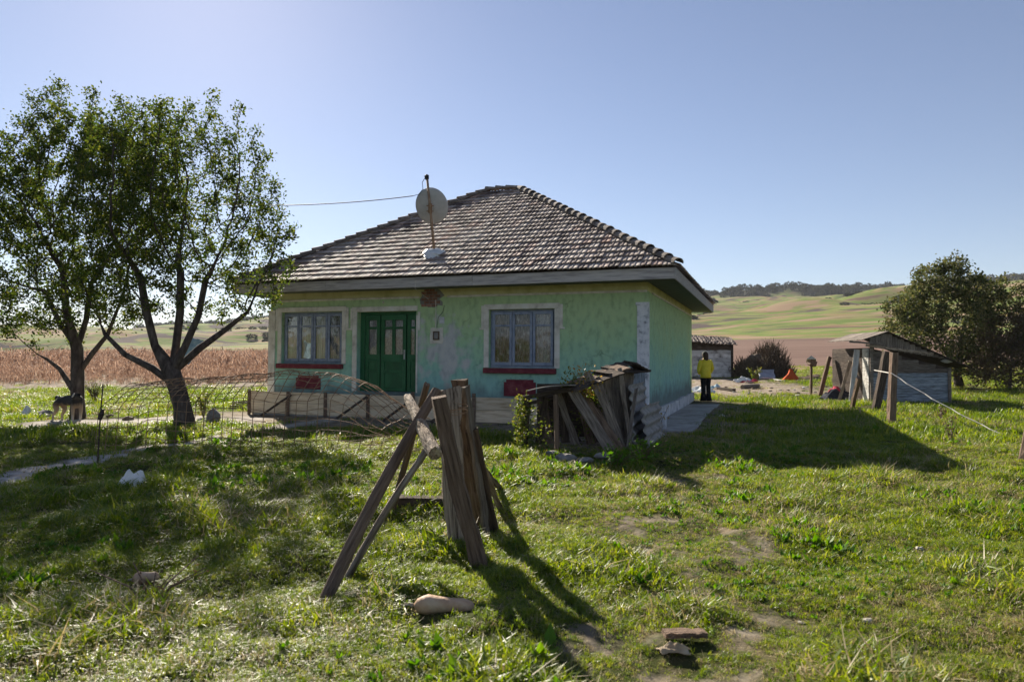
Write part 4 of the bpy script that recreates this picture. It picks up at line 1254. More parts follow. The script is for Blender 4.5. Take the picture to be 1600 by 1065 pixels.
pv = at(818, 660, 10.75)
vine('ivy', 'yellow-green ivy climbing the left post of the coop', [(at(813, 690 - 12 * i, 10.75), (.05, .06, .08), 90) for i in range(6)] + [(at(838, 685, 10.9), (.16, .15, .22), 300), (at(824, 640, 10.8), (.10, .1, .12), 120)], 'leaf_ivy', .055)
vine('creeper', 'green creeper hanging in the middle of the coop behind the braces', [(at(922, 640, 11.3), (.12, .12, .26), 420), (at(925, 610, 11.2), (.12, .1, .1), 160), (at(896, 592, 11.0), (.12, .1, .08), 120)], 'leaf_ivy', .055)
vine('autumn_creeper', 'small orange creeper leaves on top of the coop', [(at(917, 604, 10.95), (.12, .1, .09), 130), (at(905, 578, 10.95), (.12, .06, .05), 45)], 'leaf_orange', .05)
# stones and tiles at its foot
for i, (px, py, s_) in enumerate(((862, 712, .10), (884, 716, .13), (915, 722, .09), (836, 708, .08), (945, 716, .12))):
    p = gr(px, py)
    bm = bmesh.new(); bmesh.ops.create_icosphere(bm, subdivisions=2, radius=1)
    for v in bm.verts:
        v.co = Vector((v.co.x * s_ * 1.3, v.co.y * s_, v.co.z * s_ * .55)) * (1 + random.uniform(-.18, .18))
    me = bpy.data.meshes.new('stone'); bm.to_mesh(me); bm.free(); me.materials.append(M['stone'])
    o = bpy.data.objects.new('stone', me); COL.objects.link(o); o.location = p + Vector((0, 0, s_ * .3))
    tag(o, ['grey stone below the ivy post of the coop', 'largest stone in front of the coop', 'stone in front of the leaning coop boards', 'small stone left of the coop post', 'stone under the plank fan of the coop'][i], 'stone', 'stones at the foot of the coop')
blk = MB().box(-.17, .17, -.2, .2, -.05, .36).build('concrete_block', 'plinth', None, bevel=.015); blk.location = Mh @ Vector((.30, -.55, 0)); blk.rotation_euler = (0, 0, -TH + .1)
tag(blk, 'pale concrete block standing at the near corner of the house', 'block')

# ------------------------------------------------------------------ rusty mesh sheet curled in the grass
A_ = gr(592, 712); B_ = gr(150, 708); LM = (B_ - A_).length; ad = (B_ - A_).normalized(); pn = Vector((-ad.y, ad.x, 0)); pn = pn if pn.y > 0 else -pn


def mesh_pt(s, t):
    """s metres from the right end, t metres along the bent sheet from its near foot"""
    hgt = 1.18 - .16 * sstep(2.5, 5.5, s)
    if t < .75: o, z = .10 * t, hgt * t / 1.15
    else:
        a = (t - .75) / .62
        o = .075 + .55 * math.sin(min(a, PI) * .9) * .55 + .25 * a; z = hgt * (.652 + .348 * math.sin(min(a, 2.4)))
        if a > PI / 2: z = hgt * (.652 + .348 * math.sin(a)) if a < 2.6 else hgt * .75
    end = 1 - float(sstep(0, 1.15, s))
    z *= 1 - .62 * end ** 1.5 * (1 if t > .5 else .4)
    p = A_ + ad * (s - .25 * end * t) + pn * (o + .05 * math.sin(s * 2.1)); p.z = gz1(p.x, p.y) + z + .015 * math.sin(s * 5 + t * 4)
    return p


b = MB(); ts = [i * .15 for i in range(15)]; ns = int(LM / .17)
for t in ts:
    b.tube([mesh_pt(i * LM / 40, t) for i in range(41)], .0062, 4, False)
for i in range(ns + 1):
    b.tube([mesh_pt(i * LM / ns, t * .15) for t in range(0, 15)], .0058, 4, False)
for i in range(9):                                           # loose rods on the ground beside it
    p = gr(470 + 14 * i, 672 + 5 * i); a = random.uniform(-.5, .1)
    b.tube([p + Vector((0, 0, .04)), p + Vector((.8 * math.cos(a), .8 * math.sin(a), .10)), p + Vector((1.6 * math.cos(a), 1.6 * math.sin(a), .05))], .005, 4, False)
tag(b.build('wire_mesh_sheet', 'rust'), 'big curled sheet of rusty wire mesh left of the door', 'wire mesh')
p = gr(152, 724)
st_ = MB().tube([p - Vector((0, 0, .1)), p + Vector((.02, 0, .45)), p + Vector((.05, .02, 1.12))], [.012, .011, .009], 6)
st_.tube([p + Vector((.02, 0, .62)), p + Vector((.05, 0, .70)), p + Vector((.05, .02, .76))], [.03, .035, .02], 6)
tag(st_.build('thin_stake', 'wood_dark'), 'thin dark stake standing in front of the left trees', 'stake')

# ------------------------------------------------------------------ small things in the yard on the left
def lump(name, label, cat, p, size, mat, jag=.22, sub=2, group=None, lift=.4, rz=0.):
    bm = bmesh.new(); bmesh.ops.create_icosphere(bm, subdivisions=sub, radius=1)
    for v in bm.verts:
        f = 1 + random.uniform(-jag, jag)
        v.co = Vector((v.co.x * size[0], v.co.y * size[1], v.co.z * size[2])) * f
    me = bpy.data.meshes.new(name); bm.to_mesh(me); bm.free(); me.materials.append(M[mat])
    o = bpy.data.objects.new(name, me); COL.objects.link(o); o.location = Vector(p) + Vector((0, 0, size[2] * lift)); o.rotation_euler = (0, 0, rz)
    return tag(o, label, cat, group)


def crumple(name, label, cat, p, w, d, h, mat, seed=0, n=16):
    """crumpled sheet of film or cloth lying in a heap"""
    rs = np.random.default_rng(seed)
    u, v = np.meshgrid(np.linspace(-1, 1, n), np.linspace(-1, 1, n), indexing='ij')
    off = rs.random(2) * 50
    bell = np.clip(1 - (u ** 2 + v ** 2) * .75, 0, 1)
    z = h * (bell * (.75 + .9 * fbm(u * 1.6 + off[0], v * 1.6 + off[1], 3))) + .012
    x = u * w / 2 * (1 + .35 * vnoise(u * 2 + off[1], v * 2)) ; y = v * d / 2 * (1 + .35 * vnoise(v * 2 + off[0], u * 2 + 7))
    vs = np.stack([x, y, np.maximum(z, .008)], 2).reshape(-1, 3).tolist()
    fs = [(i * n + k, (i + 1) * n + k, (i + 1) * n + k + 1, i * n + k + 1) for i in range(n - 1) for k in range(n - 1)]
    o = MB().add(vs, fs).build(name, mat, None); o.location = p
    s = o.modifiers.new('thick', 'SOLIDIFY'); s.thickness = .006
    return tag(o, label, cat)


crumple('plastic_bag', 'crumpled white plastic bag lying in the shaded grass', 'plastic bag', gr(208, 764), .30, .26, .22, 'plastic', 3)
crumple('white_sack', 'small white sack standing by the field edge at far left', 'sack', gr(43, 650), .34, .26, .30, 'plastic', 22)
lump('dark_stone', 'dark round stone left of the dog', 'stone', gr(70, 654), (.20, .16, .16), 'stone')
lump('grey_stone', 'grey stone to the right of the leaning tree trunk', 'stone', gr(333, 662), (.17, .14, .22), 'stone', .15)
for i, (px, py, s_) in enumerate(((132, 652, .10), (160, 654, .13), (182, 648, .09))):
    lump('clod', ['earth clod just right of the dog', 'earth clod on the pale patch by the stake', 'small earth clod furthest right on the pale patch'][i], 'clod', gr(px + 40, py), (s_, s_, s_ * .6), 'soil', group='clods on the trodden earth')
tim = thing('board_pile', 'low pile of dark boards at the left end of the house', 'boards', gr(385, 640))
for i in range(4):
    plank('board', Vector((-.5, .1 * i, .05 + .05 * i)), Vector((.75, .1 * i + .1, .12 + .06 * i)), .13, .035, (0, 0, 1), 'wood_brown', tim)
pc = at(296, 545, 16.6)
o = crumple('blue_cloth', 'pale blue checked cloth hanging behind the leaning tree trunk', 'cloth', pc, .42, .62, .12, 'cloth_blue', 5)
o.rotation_euler = (R(80), R(25), 0)

# ------------------------------------------------------------------ gourds and scraps in the foreground grass
def gourd(name, label, p, L, rz, rad):
    n = 12; m = 14; vs = []; fs = []
    for i in range(m + 1):
        t = i / m; r_ = np.interp(t, [0, .06, .2, .38, .6, .8, .95, 1], [.012, .6, 1.0, .80, .66, .74, .5, .02]) * rad
        for k in range(n):
            a = 2 * PI * k / n; vs.append((L * (t - .5), r_ * math.cos(a) + .03 * math.sin(t * 3), r_ * math.sin(a) + rad * .75))
    fs = [(i * n + k, i * n + (k + 1) % n, (i + 1) * n + (k + 1) % n, (i + 1) * n + k) for i in range(m) for k in range(n)] + [tuple(range(n))[::-1], tuple(m * n + k for k in range(n))]
    root = MB().add(vs, fs).build(name, 'gourd', None, True); root.location = p; root.rotation_euler = (0, 0, rz)
    MB().tube([(-L * .49, 0, rad * .75), (-L * .56, .005, rad * .8), (-L * .64, .01, rad * .7)], [.012, .008, .007], 6).build('stalk', 'wood_pale', root)
    return tag(root, label, 'gourd')


gourd('gourd', 'long tan bottle gourd lying in front of the leaning timbers', gr(694, 957) - Vector((0, 0, .008)), .36, -.12, .058)
gourd('gourd', 'tan gourd half hidden in the shaded grass at lower left', gr(228, 912), .17, .35, .05)
tag(plank('broken_board', gr(1037, 998) + Vector((0, 0, .03)), gr(1102, 1000) + Vector((0, 0, .035)), .07, .025, (0, 0, 1), 'wood_brown', None, seed=21), 'broken reddish board on the worn trail', 'board')
crumple('dry_husk', 'pale dry husk beside the broken board on the trail', 'husk', gr(1053, 1020), .15, .07, .05, 'husk', 8)
for i, (px, py, s_, l_) in enumerate(((212, 955, .03, 'white scrap in the lower left grass'), (1356, 970, .03, 'pale stone in the right foreground grass'), (1253, 974, .025, 'tiny pale stone left of the larger pale stone'),
                                      (1437, 858, .035, 'pale stone half sunk in the right grass'), (1128, 650, .06, 'white scrap at the shadow edge beside the walk'))):
    lump('scrap', l_, 'scrap', gr(px, py), (s_, s_ * .8, s_ * .6), 'plastic' if i in (0, 4) else 'stone_pale', .3, lift=.1)
crumple('teal_net', 'scrap of teal netting in the grass at right', 'netting', gr(1540, 742), .7, .22, .05, 'teal', 4)

# ------------------------------------------------------------------ fence posts, rope
pa = gr(1366, 642); pb = gr(1391, 657)
tag(plank('fence_post', pa - Vector((0, 0, .2)), at(1386, 549, pa.y), .20, .16, (0, -1, 0), 'wood_dark', None, nseg=10), 'dark squared fence post leaning right before the shed', 'post', 'old fence posts')
tag(plank('fence_post', pb - Vector((0, 0, .2)), at(1397, 551, pb.y), .14, .13, (0, -1, 0), 'wood_brown', None, nseg=10), 'upright fence post with the rope tied to it', 'post', 'old fence posts')
pc_ = gr(1597, 716)
tag(plank('fence_post', pc_ - Vector((0, 0, .2)), pc_ + Vector((.22, 0, .80)), .17, .16, (0, -1, 0), 'wood_brown', None, 'log'), 'rough post cut off by the right edge of the picture', 'post', 'old fence posts')
pd = gr(1345, 652); tag(plank('peg', pd - Vector((0, 0, .05)), pd + Vector((-.03, 0, .17)), .04, .03, (0, -1, 0), 'wood_pale', None), 'short pale peg in the grass near the house shadow', 'peg')
r0_ = at(1393, 583, pb.y - .1); r1_ = gr(1566, 683) + Vector((0, 0, .05)); pts = [at(1366, 578, pa.y - .1)]
for i in range(13):
    t = i / 12; q = r0_.lerp(r1_, t); q.z -= .12 * 4 * t * (1 - t) * .5; q.x += .02 * math.sin(i * 2.1); pts.append(q)
tag(MB().tube(pts, .010, 5).build('rope', 'rope'), 'pale rope running from the fence post down into the grass', 'rope')
pe = gr(1552, 676)
tag(plank('stump_piece', pe, pe + Vector((.28, -.1, .06)), .12, .10, (0, 0, 1), 'wood_dark', None, 'log'), 'short dark log where the rope meets the grass', 'log')

# ------------------------------------------------------------------ small plank shed at right
SX, SY = 11.8, 22.5
sz = gz1(SX + 1, SY)
shed = thing('plank_shed', 'small shed of faded blue planks with a lopsided roof at right', 'shed', (SX, SY, sz), .02)
W_ = 2.64; DP = 2.5
zl, zr_ = 1.82, 1.16
nb = 13
for i in range(nb):
    z0 = i * .142
    # the top edge of the wall falls to the right: shorten the upper planks
    xr = W_ if z0 + .14 < zr_ else W_ * max(.05, (zl - z0 - .14) / (zl - zr_))
    plank('wall_plank', (0.0, random.uniform(-.01, .01), z0 + .07), (xr, random.uniform(-.01, .01), z0 + .07), .138, .025, (0, -1, 0), 'wood_blue' if i < 7 else 'wood_grey', shed, rough=.008)
for i in range(12):
    z0 = i * .15
    plank('wall_plank', (-.02, .05, z0 + .075), (-.02, .42, z0 + .075), .145, .03, (-1, 0, 0), 'wood_white', shed, rough=.012)
    plank('wall_plank', (-.02, .44, z0 + .075), (-.02, DP, z0 + .075), .145, .025, (-1, 0, 0), 'wood_dark', shed, rough=.012)
MB().add([(0, .04, 0), (W_, .04, 0), (W_, .04, zr_), (0, .04, zl), (0, DP, 0), (W_, DP, 0), (W_, DP, zr_), (0, DP, zl)],
         [(0, 1, 2, 3), (5, 4, 7, 6), (1, 5, 6, 2), (4, 0, 3, 7)]).build('inner_wall', 'wood_dark', shed)
for x in (0.02, W_ - .03):
    MB().box(x - .05, x + .05, -.06, -.03, 0, zl if x < 1 else zr_).build('corner_post', 'wood_grey', shed)
# gable boards
pk = (.45, 2.33); le = (-.42, 2.05); re = (W_ + .5, 1.16)
for i in range(14):
    x0 = -.1 + i * .19; x1 = x0 + .18; xm = (x0 + x1) / 2
    if xm > W_ - .1: break
    zt = le[1] + (pk[1] - le[1]) * (xm - le[0]) / (pk[0] - le[0]) if xm < pk[0] else pk[1] + (re[1] - pk[1]) * (xm - pk[0]) / (re[0] - pk[0])
    zb = 1.84 - .16 * xm
    if zt - zb > .05:
        plank('gable_board', (xm, -.16, zb), (xm, -.16, zt - .02), .18, .02, (0, -1, 0), 'wood_grey', shed, rough=.006, nseg=3)
plank('gable_rail', (-.25, -.19, 1.90), (W_ * .75, -.19, 1.62), .07, .05, (0, -1, 0), 'wood_pale', shed)
plank('loose_batten', (-.85, -.3, 2.02), (.35, -.25, 1.93), .06, .04, (0, -1, 0), 'wood_grey', shed)
for (a, c, mtl) in ((le, pk, 'wood_white'), (pk, re, 'wood_dark')):
    v0 = Vector((a[0], 0, a[1])); v1 = Vector((c[0], 0, c[1]))
    for k in range(7):
        y = -.28 + k * .335
        plank('roof_board', v0 + Vector((0, y + .16, .02)), v1 + Vector((0, y + .16, .02)), .33, .022, (0, 0, 1), 'wood_grey' if a == le else 'wood_dark', shed, rough=.01)
lump('cloth_on_roof', 'white rag lying on the low right end of the shed roof', 'rag', (SX + W_ - .05, SY + .1, sz + 1.36), (.16, .14, .07), 'plastic', .25)
G2 = 'boards leaning on the shed'
for i, (x0, x1, w, m) in enumerate(((-.72, -.42, .17, 'wood_white'), (-.52, -.28, .15, 'wood_white'), (-.28, -.20, .13, 'wood_pale'), (-.62, -.20, .10, 'wood_grey'))):
    tag(plank('leaning_board', Vector((SX + x0, SY - .15 + .35 * i, sz)), Vector((SX + x1 + .12, SY + .25 + .3 * i, sz + 1.75 - .12 * i)), w, .03, (-.4, -1, 0), m, None),
        ['leftmost white board leaning on the shed', 'second white board leaning on the shed', 'pale board leaning beside the shed corner', 'thin grey board leaning on the shed'][i], 'board', G2)
tag(plank('short_post', gr(1330, 637) - Vector((0, 0, .1)), at(1342, 590, 19.5), .11, .09, (0, -1, 0), 'wood_brown', None), 'short leaning post before the white leaning boards', 'post', 'old fence posts')

# ------------------------------------------------------------------ farmyard behind the house
OX, OY = 10.6, 42.0
oz = gz1(OX, OY)
old = thing('whitewashed_shed', 'old whitewashed plank shed with a sagging tile roof', 'shed', (OX, OY, oz), -.10)
x0, x1, hh = -1.5, 2.85, 2.05
for i in range(9):
    z = i * .235
    for a, c in (((x0, .55), ) if False else ((-.02, x1), (x0, -.75))) if 0 < z < 1.85 else ((x0, x1),):
        plank('wall_plank', (a, 0, z + .115), (c, 0, z + .115), .232, .04, (0, -1, 0), 'whitewash' if i < 7 else 'wood_dark', old, rough=.03)
MB().box(x0, x1, .08, 3.2, 0, hh).build('inner_wall', 'dark', old)
for x in (x0, x1, -.02):
    MB().box(x - .07, x + .07, -.09, -.03, 0, hh).build('post', 'wood_dark', old)
plank('open_door', (-.72, -.05, .05), (-1.05, -.55, .1), .2, .05, (0, 0, 1), 'wood_dark', old)
MB().add([(-.75, -.06, .1), (-1.0, -.75, .1), (-1.0, -.75, 1.75), (-.75, -.06, 1.75)], [(0, 1, 2, 3)]).build('white_door', 'whitewash', old).modifiers.new('thick', 'SOLIDIFY').thickness = .04
rz0, rz1 = 2.12, 2.60
b = MB(); vs = []; fs = []; nx, ny = 64, 12
for j in range(ny + 1):
    for i in range(nx + 1):
        u = i / nx; t = j / ny
        vs.append((x0 - .25 + (x1 - x0 + .5) * u, -.35 + 1.9 * t, rz0 + (rz1 - rz0) * t + .022 * math.sin(2 * PI * u * 21) + .09 * math.sin(u * 5) + random.uniform(-.03, .03) - .05 * (j % 2) * .6))
fs = [(j * (nx + 1) + i, j * (nx + 1) + i + 1, (j + 1) * (nx + 1) + i + 1, (j + 1) * (nx + 1) + i) for j in range(ny) for i in range(nx)]
b.add(vs, fs); rf = b.build('roof', 'old_tile', old); rf.modifiers.new('thick', 'SOLIDIFY').thickness = .05
MB().add([(x0, 0, hh), (x1, 0, hh), (x1, 1.55, 2.52), (x0, 1.55, 2.52), (x0, 3.2, hh), (x1, 3.2, hh)], [(0, 1, 2, 3), (3, 2, 5, 4), (0, 3, 4), (1, 5, 2)]).build('roof_frame', 'wood_dark', old)

# stack of stalks: a bristly mound
hp = gr(1192, 592); hp = Vector((15.2, 41.5, gz1(15.2, 41.5)))
b = MB()
for i in range(3800):
    a = random.uniform(0, 2 * PI); rr_ = math.sqrt(random.random()); t = random.random()
    px_ = rr_ * math.cos(a) * 1.75; py_ = rr_ * math.sin(a) * 1.4
    top_z = 2.1 * (1 - (px_ / 1.95) ** 2) * (.8 + .2 * math.sin(px_ * 3)) * (1.05 if px_ > -.2 else .85)
    z0 = max(0, top_z * t - .3)
    p = Vector((px_, py_, z0)); d = Vector((random.uniform(-.5, .5), random.uniform(-.5, .2), random.uniform(.3, 1))).normalized() * random.uniform(.4, .8)
    s_ = Vector((random.uniform(-1, 1), random.uniform(-1, 1), 0)).normalized() * .025
    b.add([p - s_, p + s_, p + d + s_ * .4, p + d - s_ * .4], [(0, 1, 2, 3)])
hs_ = b.build('stalk_stack', 'straw'); hs_.location = hp
tag(hs_, 'dark heaped stack of dry stalks right of the whitewashed shed', 'stalk stack')
core = MB(); 
bm = bmesh.new(); bmesh.ops.create_icosphere(bm, subdivisions=3, radius=1)
for v in bm.verts:
    v.co = Vector((v.co.x * 1.45, v.co.y * 1.1, max(-.05, v.co.z) * 1.5)) * (1 + random.uniform(-.06, .06))
me = bpy.data.meshes.new('stack_core'); bm.to_mesh(me); bm.free(); me.materials.append(M['straw']); o = bpy.data.objects.new('stack_core', me); COL.objects.link(o); o.parent = hs_


def gd(px, py):
    return gr(px, py)


# zinc tub, board, cloths, planks, posts
p = gd(1200, 592)
corrugated(p + Vector((-.5, 0, .0)), p + Vector((.45, .1, .0)), p + Vector((-.35, .55, .55)), 'metal_sheet', None, 'metal', 1, .06)
tag(bpy.data.objects['metal_sheet'], 'bent grey metal sheet in front of the stalk stack', 'metal sheet')
tag(plank('white_board', gd(1196, 592) + Vector((0, 0, .1)), gd(1222, 597) + Vector((0, 0, .05)), .35, .03, (0, -.5, 1), 'wood_white', None), 'white board lying below the bent metal sheet', 'board')
p = gd(1236, 594)
b = MB(); vs = []; n_ = 14
for i in range(6):
    t = i / 5
    for k in range(n_):
        a = 2 * PI * k / n_; r_ = (.06 + .34 * t ** 1.3) * (1 + .22 * math.sin(3 * a + i) + random.uniform(-.07, .07))
        vs.append((r_ * math.cos(a) * 1.1, r_ * math.sin(a) * .8, .60 * (1 - t) + .01))
fs = [(i * n_ + k, i * n_ + (k + 1) % n_, (i + 1) * n_ + (k + 1) % n_, (i + 1) * n_ + k) for i in range(5) for k in range(n_)] + [tuple(range(n_))]
o = b.add(vs, fs).build('orange_cloth', 'cloth_orange', None, True); o.location = p
tag(o, 'orange-red cloth draped over a stake in the farmyard', 'cloth')
for i, (px, py, dx, dz, m) in enumerate(((1246, 596, 1.2, .12, 'wood_dark'), (1254, 594, 1.0, .30, 'wood_brown'), (1262, 598, .9, .05, 'wood_dark'))):
    q = gd(px, py); tag(plank('old_plank', q + Vector((0, 0, .06 + .08 * i)), q + Vector((dx, .25, dz)), .24, .05, (0, -.4, 1), m, None),
                        ['lowest dark plank behind the birdhouse post', 'raised brown plank of the pile behind the birdhouse post', 'shortest dark plank nearest the birdhouse post'][i], 'plank', 'old planks behind the birdhouse post')
p = gd(1267, 617)
bh = thing('birdhouse_post', 'brown post with a small tilted birdhouse on top', 'birdhouse', p)
plank('post', (0, 0, -.1), (.03, 0, 1.15), .08, .07, (0, -1, 0), 'wood_brown', bh)
bx_ = MB().box(-.13, .13, -.11, .11, 0, .20).build('box', 'wood_brown', bh); bx_.location = (.03, 0, 1.12); bx_.rotation_euler = (0, .35, .2)
rf_ = MB().add([(-.19, -.17, .16), (.19, -.17, .16), (.19, .17, .16), (-.19, .17, .16), (-.19, 0, .31), (.19, 0, .31)], [(0, 1, 5, 4), (2, 3, 4, 5), (0, 4, 3), (1, 2, 5), (0, 3, 2, 1)]).build('roof', 'wood_white', bh)
rf_.location = (.03, 0, 1.15); rf_.rotation_euler = (0, .35, 1.2)
p = gd(1279, 620)
tag(plank('leaning_post', p - Vector((0, 0, .1)), p + Vector((.42, 0, 1.5)), .13, .10, (0, -1, 0), 'wood_brown', None), 'brown post leaning right beside the birdhouse post', 'post')
crumple('clothes_heap', 'heap of dark and white clothes at the left foot of the shed', 'clothes', gd(1308, 623), 1.2, .7, .42, 'cloth_dark', 11)
crumple('red_garment', 'red-pink garment lying on the heap of clothes', 'clothes', gd(1302, 623) + Vector((0, -.1, .16)), .42, .5, .28, 'cloth_red', 12)
crumple('white_rag', 'white rag on the right of the clothes heap', 'rag', gd(1316, 622) + Vector((0, 0, .22)), .4, .3, .12, 'plastic', 13)
crumple('red_white_rags', 'red and white rags in front of the stalk stack', 'rags', gd(1168, 600), 1.0, .6, .3, 'cloth_red', 14)
crumple('white_film', 'white plastic film lying beside the red rags', 'plastic', gd(1160, 598), .9, .4, .35, 'plastic', 15)
crumple('blue_rag', 'pale blue rag on the ground beside the walking person', 'rag', gd(1118, 608), .5, .4, .2, 'cloth_blue', 16)
crumple('white_sheet', 'white sheet on the ground just behind the house corner', 'sheet', gd(1092, 613), 1.3, .7, .3, 'plastic', 17)
tag(plank('fallen_log', gd(1160, 610) + Vector((0, 0, .08)), gd(1185, 607) + Vector((0, 0, .08)), .22, .18, (0, 0, 1), 'wood_grey', None, 'log'), 'grey log lying in the bare farmyard', 'log')
tag(plank('dark_beam', gd(1122, 611) + Vector((0, 0, .08)), gd(1147, 612) + Vector((0, 0, .08)), .16, .14, (0, 0, 1), 'wood_dark', None), 'dark beam on the ground right of the person', 'beam')
for i in range(60):
    px, py = random.uniform(1090, 1300), random.uniform(604, 624)
    p = gd(px, py); s_ = random.uniform(.04, .09)
    lump('rubble_piece', 'small pale rubble piece scattered on the bare farmyard', 'rubble', p, (s_ * 1.3, s_, s_ * .6), random.choice(['wood_white', 'stone', 'wood_pale', 'soil']), .3, 1, 'rubble pieces in the farmyard')


# ------------------------------------------------------------------ person and dog
def skin(name, verts, edges, radii, mat, root=0, sub=2):
    me = bpy.data.meshes.new(name); me.from_pydata(verts, edges, [])
    o = bpy.data.objects.new(name, me); COL.objects.link(o)
    o.modifiers.new('skin', 'SKIN')
    for i, sv in enumerate(me.skin_vertices[0].data):
        r = radii[i]; sv.radius = r if hasattr(r, '__len__') else (r, r); sv.use_root = (i == root)
    s = o.modifiers.new('sub', 'SUBSURF'); s.levels = sub; s.render_levels = sub
    dg = bpy.context.evaluated_depsgraph_get(); m2 = bpy.data.meshes.new_from_object(o.evaluated_get(dg))
    o.modifiers.clear(); o.data = m2; m2.name = name; m2.materials.clear(); m2.materials.append(M[mat])
    m2.polygons.foreach_set('use_smooth', [True] * len(m2.polygons))
    return o


def loft(name, rings, mat, parent, n=18, cap=(True, True)):
    vs = []; fs = []
    for (x, y, z, rx, ry) in rings:
        vs += [(x + rx * math.cos(2 * PI * k / n), y + ry * math.sin(2 * PI * k / n), z) for k in range(n)]
    for i in range(len(rings) - 1):
        fs += [(i * n + k, i * n + (k + 1) % n, (i + 1) * n + (k + 1) % n, (i + 1) * n + k) for k in range(n)]
    if cap[0]: fs.append(tuple(range(n))[::-1])
    if cap[1]: fs.append(tuple((len(rings) - 1) * n + k for k in range(n)))
    return MB().add(vs, fs).build(name, mat, parent, True)


pp = gr(1103, 627)
V = [(0, 0, .92), (0, .01, 1.12), (0, .01, 1.30), (0, .02, 1.40), (0, .03, 1.47), (0, .04, 1.56), (0, .035, 1.62),
     (-.16, .01, 1.36), (-.22, .0, 1.12), (-.17, .14, .95), (-.12, .22, .97), (.16, .01, 1.36), (.22, .0, 1.12), (.17, .14, .95), (.12, .22, .97),
     (-.085, 0, .86), (-.085, .01, .48), (-.08, .0, .08), (-.085, .12, .035), (.085, 0, .86), (.085, .01, .48), (.08, -.02, .08), (.085, .10, .035)]
Eg = [(0, 1), (1, 2), (2, 3), (3, 4), (4, 5), (5, 6), (3, 7), (7, 8), (8, 9), (9, 10), (3, 11), (11, 12), (12, 13), (13, 14), (0, 15), (15, 16), (16, 17), (17, 18), (0, 19), (19, 20), (20, 21), (21, 22)]
Rd = [(.14, .10), (.115, .085), (.14, .095), (.09, .07), (.05, .05), (.085, .098), (.07, .08), .055, .045, .036, .03, .055, .045, .036, .03, .085, .058, .042, .03, .085, .058, .042, .03]
person = skin('person', V, Eg, Rd, 'skin')
person.location = pp; person.rotation_euler = (0, 0, .12)
tag(person, 'person in a yellow jacket and black flared trousers walking away', 'person')
loft('trousers', [(-.085, 0, .02, .115, .13), (-.085, 0, .10, .105, .115), (-.085, .005, .30, .075, .085), (-.085, .01, .50, .075, .085), (-.085, .005, .72, .095, .10), (-.06, 0, .90, .115, .12)], 'trousers', person)
loft('trousers', [(.085, -.02, .02, .115, .13), (.085, -.02, .10, .105, .115), (.085, -.005, .30, .075, .085), (.085, .01, .50, .075, .085), (.085, .005, .72, .095, .10), (.06, 0, .90, .115, .12)], 'trousers', person)
jk = loft('jacket', [(0, 0, .80, .185, .145), (0, 0, .84, .19, .15), (0, 0, 1.0, .172, .135), (0, .005, 1.15, .178, .135), (0, .01, 1.30, .195, .13), (0, .015, 1.39, .165, .105), (0, .02, 1.445, .08, .075), (0, .025, 1.48, .072, .07)], 'jacket', person)
for s_ in (-1, 1):
    MB().tube([(s_ * .14, .01, 1.38), (s_ * .19, .005, 1.28), (s_ * .235, .0, 1.11), (s_ * .21, .07, 1.0), (s_ * .165, .15, .95)], [.07, .074, .068, .058, .05], 12).build('sleeve', 'jacket', jk, True)
hr = loft('hair', [(0, -.035, 1.28, .05, .03), (0, -.05, 1.38, .075, .045), (0, -.015, 1.47, .088, .075), (0, .02, 1.56, .103, .11), (0, .03, 1.63, .095, .105), (0, .035, 1.685, .05, .055)], 'hair', person)
MB().tube([(-.10, .0, 1.60), (-.075, .0, 1.66), (0, .0, 1.70), (.075, .0, 1.66), (.10, .0, 1.60)], .018, 8).build('headband', 'cream', person, True)

dp = gr(120, 664)
DV = [(0, 0, .44), (-.02, .02, .50), (-.20, .10, .52), (-.40, .19, .51), (-.56, .27, .50),          # chest to rump
      (.03, -.07, .58), (.05, -.14, .64), (.06, -.22, .61), (.07, -.28, .585),                        # neck, skull, muzzle, nose
      (.075, .03, .36), (.085, .0, .20), (.085, -.02, .05), (.09, -.06, .025),                        # near fore leg
      (-.07, -.05, .36), (-.055, -.07, .20), (-.05, -.09, .05), (-.045, -.13, .025),                  # far fore leg
      (-.55, .36, .40), (-.50, .33, .27), (-.60, .38, .16), (-.59, .36, .04), (-.55, .33, .022),      # hind legs
      (-.63, .18, .40), (-.58, .15, .27), (-.70, .20, .16), (-.69, .18, .04), (-.65, .15, .022),
      (-.64, .33, .56), (-.74, .38, .60), (-.80, .41, .52)]
DE = [(0, 1), (1, 2), (2, 3), (3, 4), (1, 5), (5, 6), (6, 7), (7, 8), (0, 9), (9, 10), (10, 11), (11, 12), (0, 13), (13, 14), (14, 15), (15, 16),
      (4, 17), (17, 18), (18, 19), (19, 20), (20, 21), (4, 22), (22, 23), (23, 24), (24, 25), (25, 26), (4, 27), (27, 28), (28, 29)]
DRd = [.11, .135, .14, .12, .115, .09, .085, .052, .036, .05, .034, .028, .03, .05, .034, .028, .03, .075, .05, .032, .026, .03, .075, .05, .032, .026, .03, .04, .035, .02]
dog = skin('dog', DV, DE, DRd, 'black', 2)
dog.location = dp; tag(dog, 'black and tan farm dog standing under the left tree', 'dog')
m, n, l, b_ = nt('dog_coat')
tc = n.new('ShaderNodeTexCoord'); sp = n.new('ShaderNodeSeparateXYZ'); l.new(tc.outputs['Object'], sp.inputs[0])
nz = n.new('ShaderNodeTexNoise'); nz.inputs['Scale'].default_value = 9; l.new(tc.outputs['Object'], nz.inputs['Vector'])
a_ = n.new('ShaderNodeMath'); a_.operation = 'MULTIPLY_ADD'; a_.inputs[1].default_value = .16; l.new(nz.outputs[0], a_.inputs[0]); l.new(sp.outputs[2], a_.inputs[2])
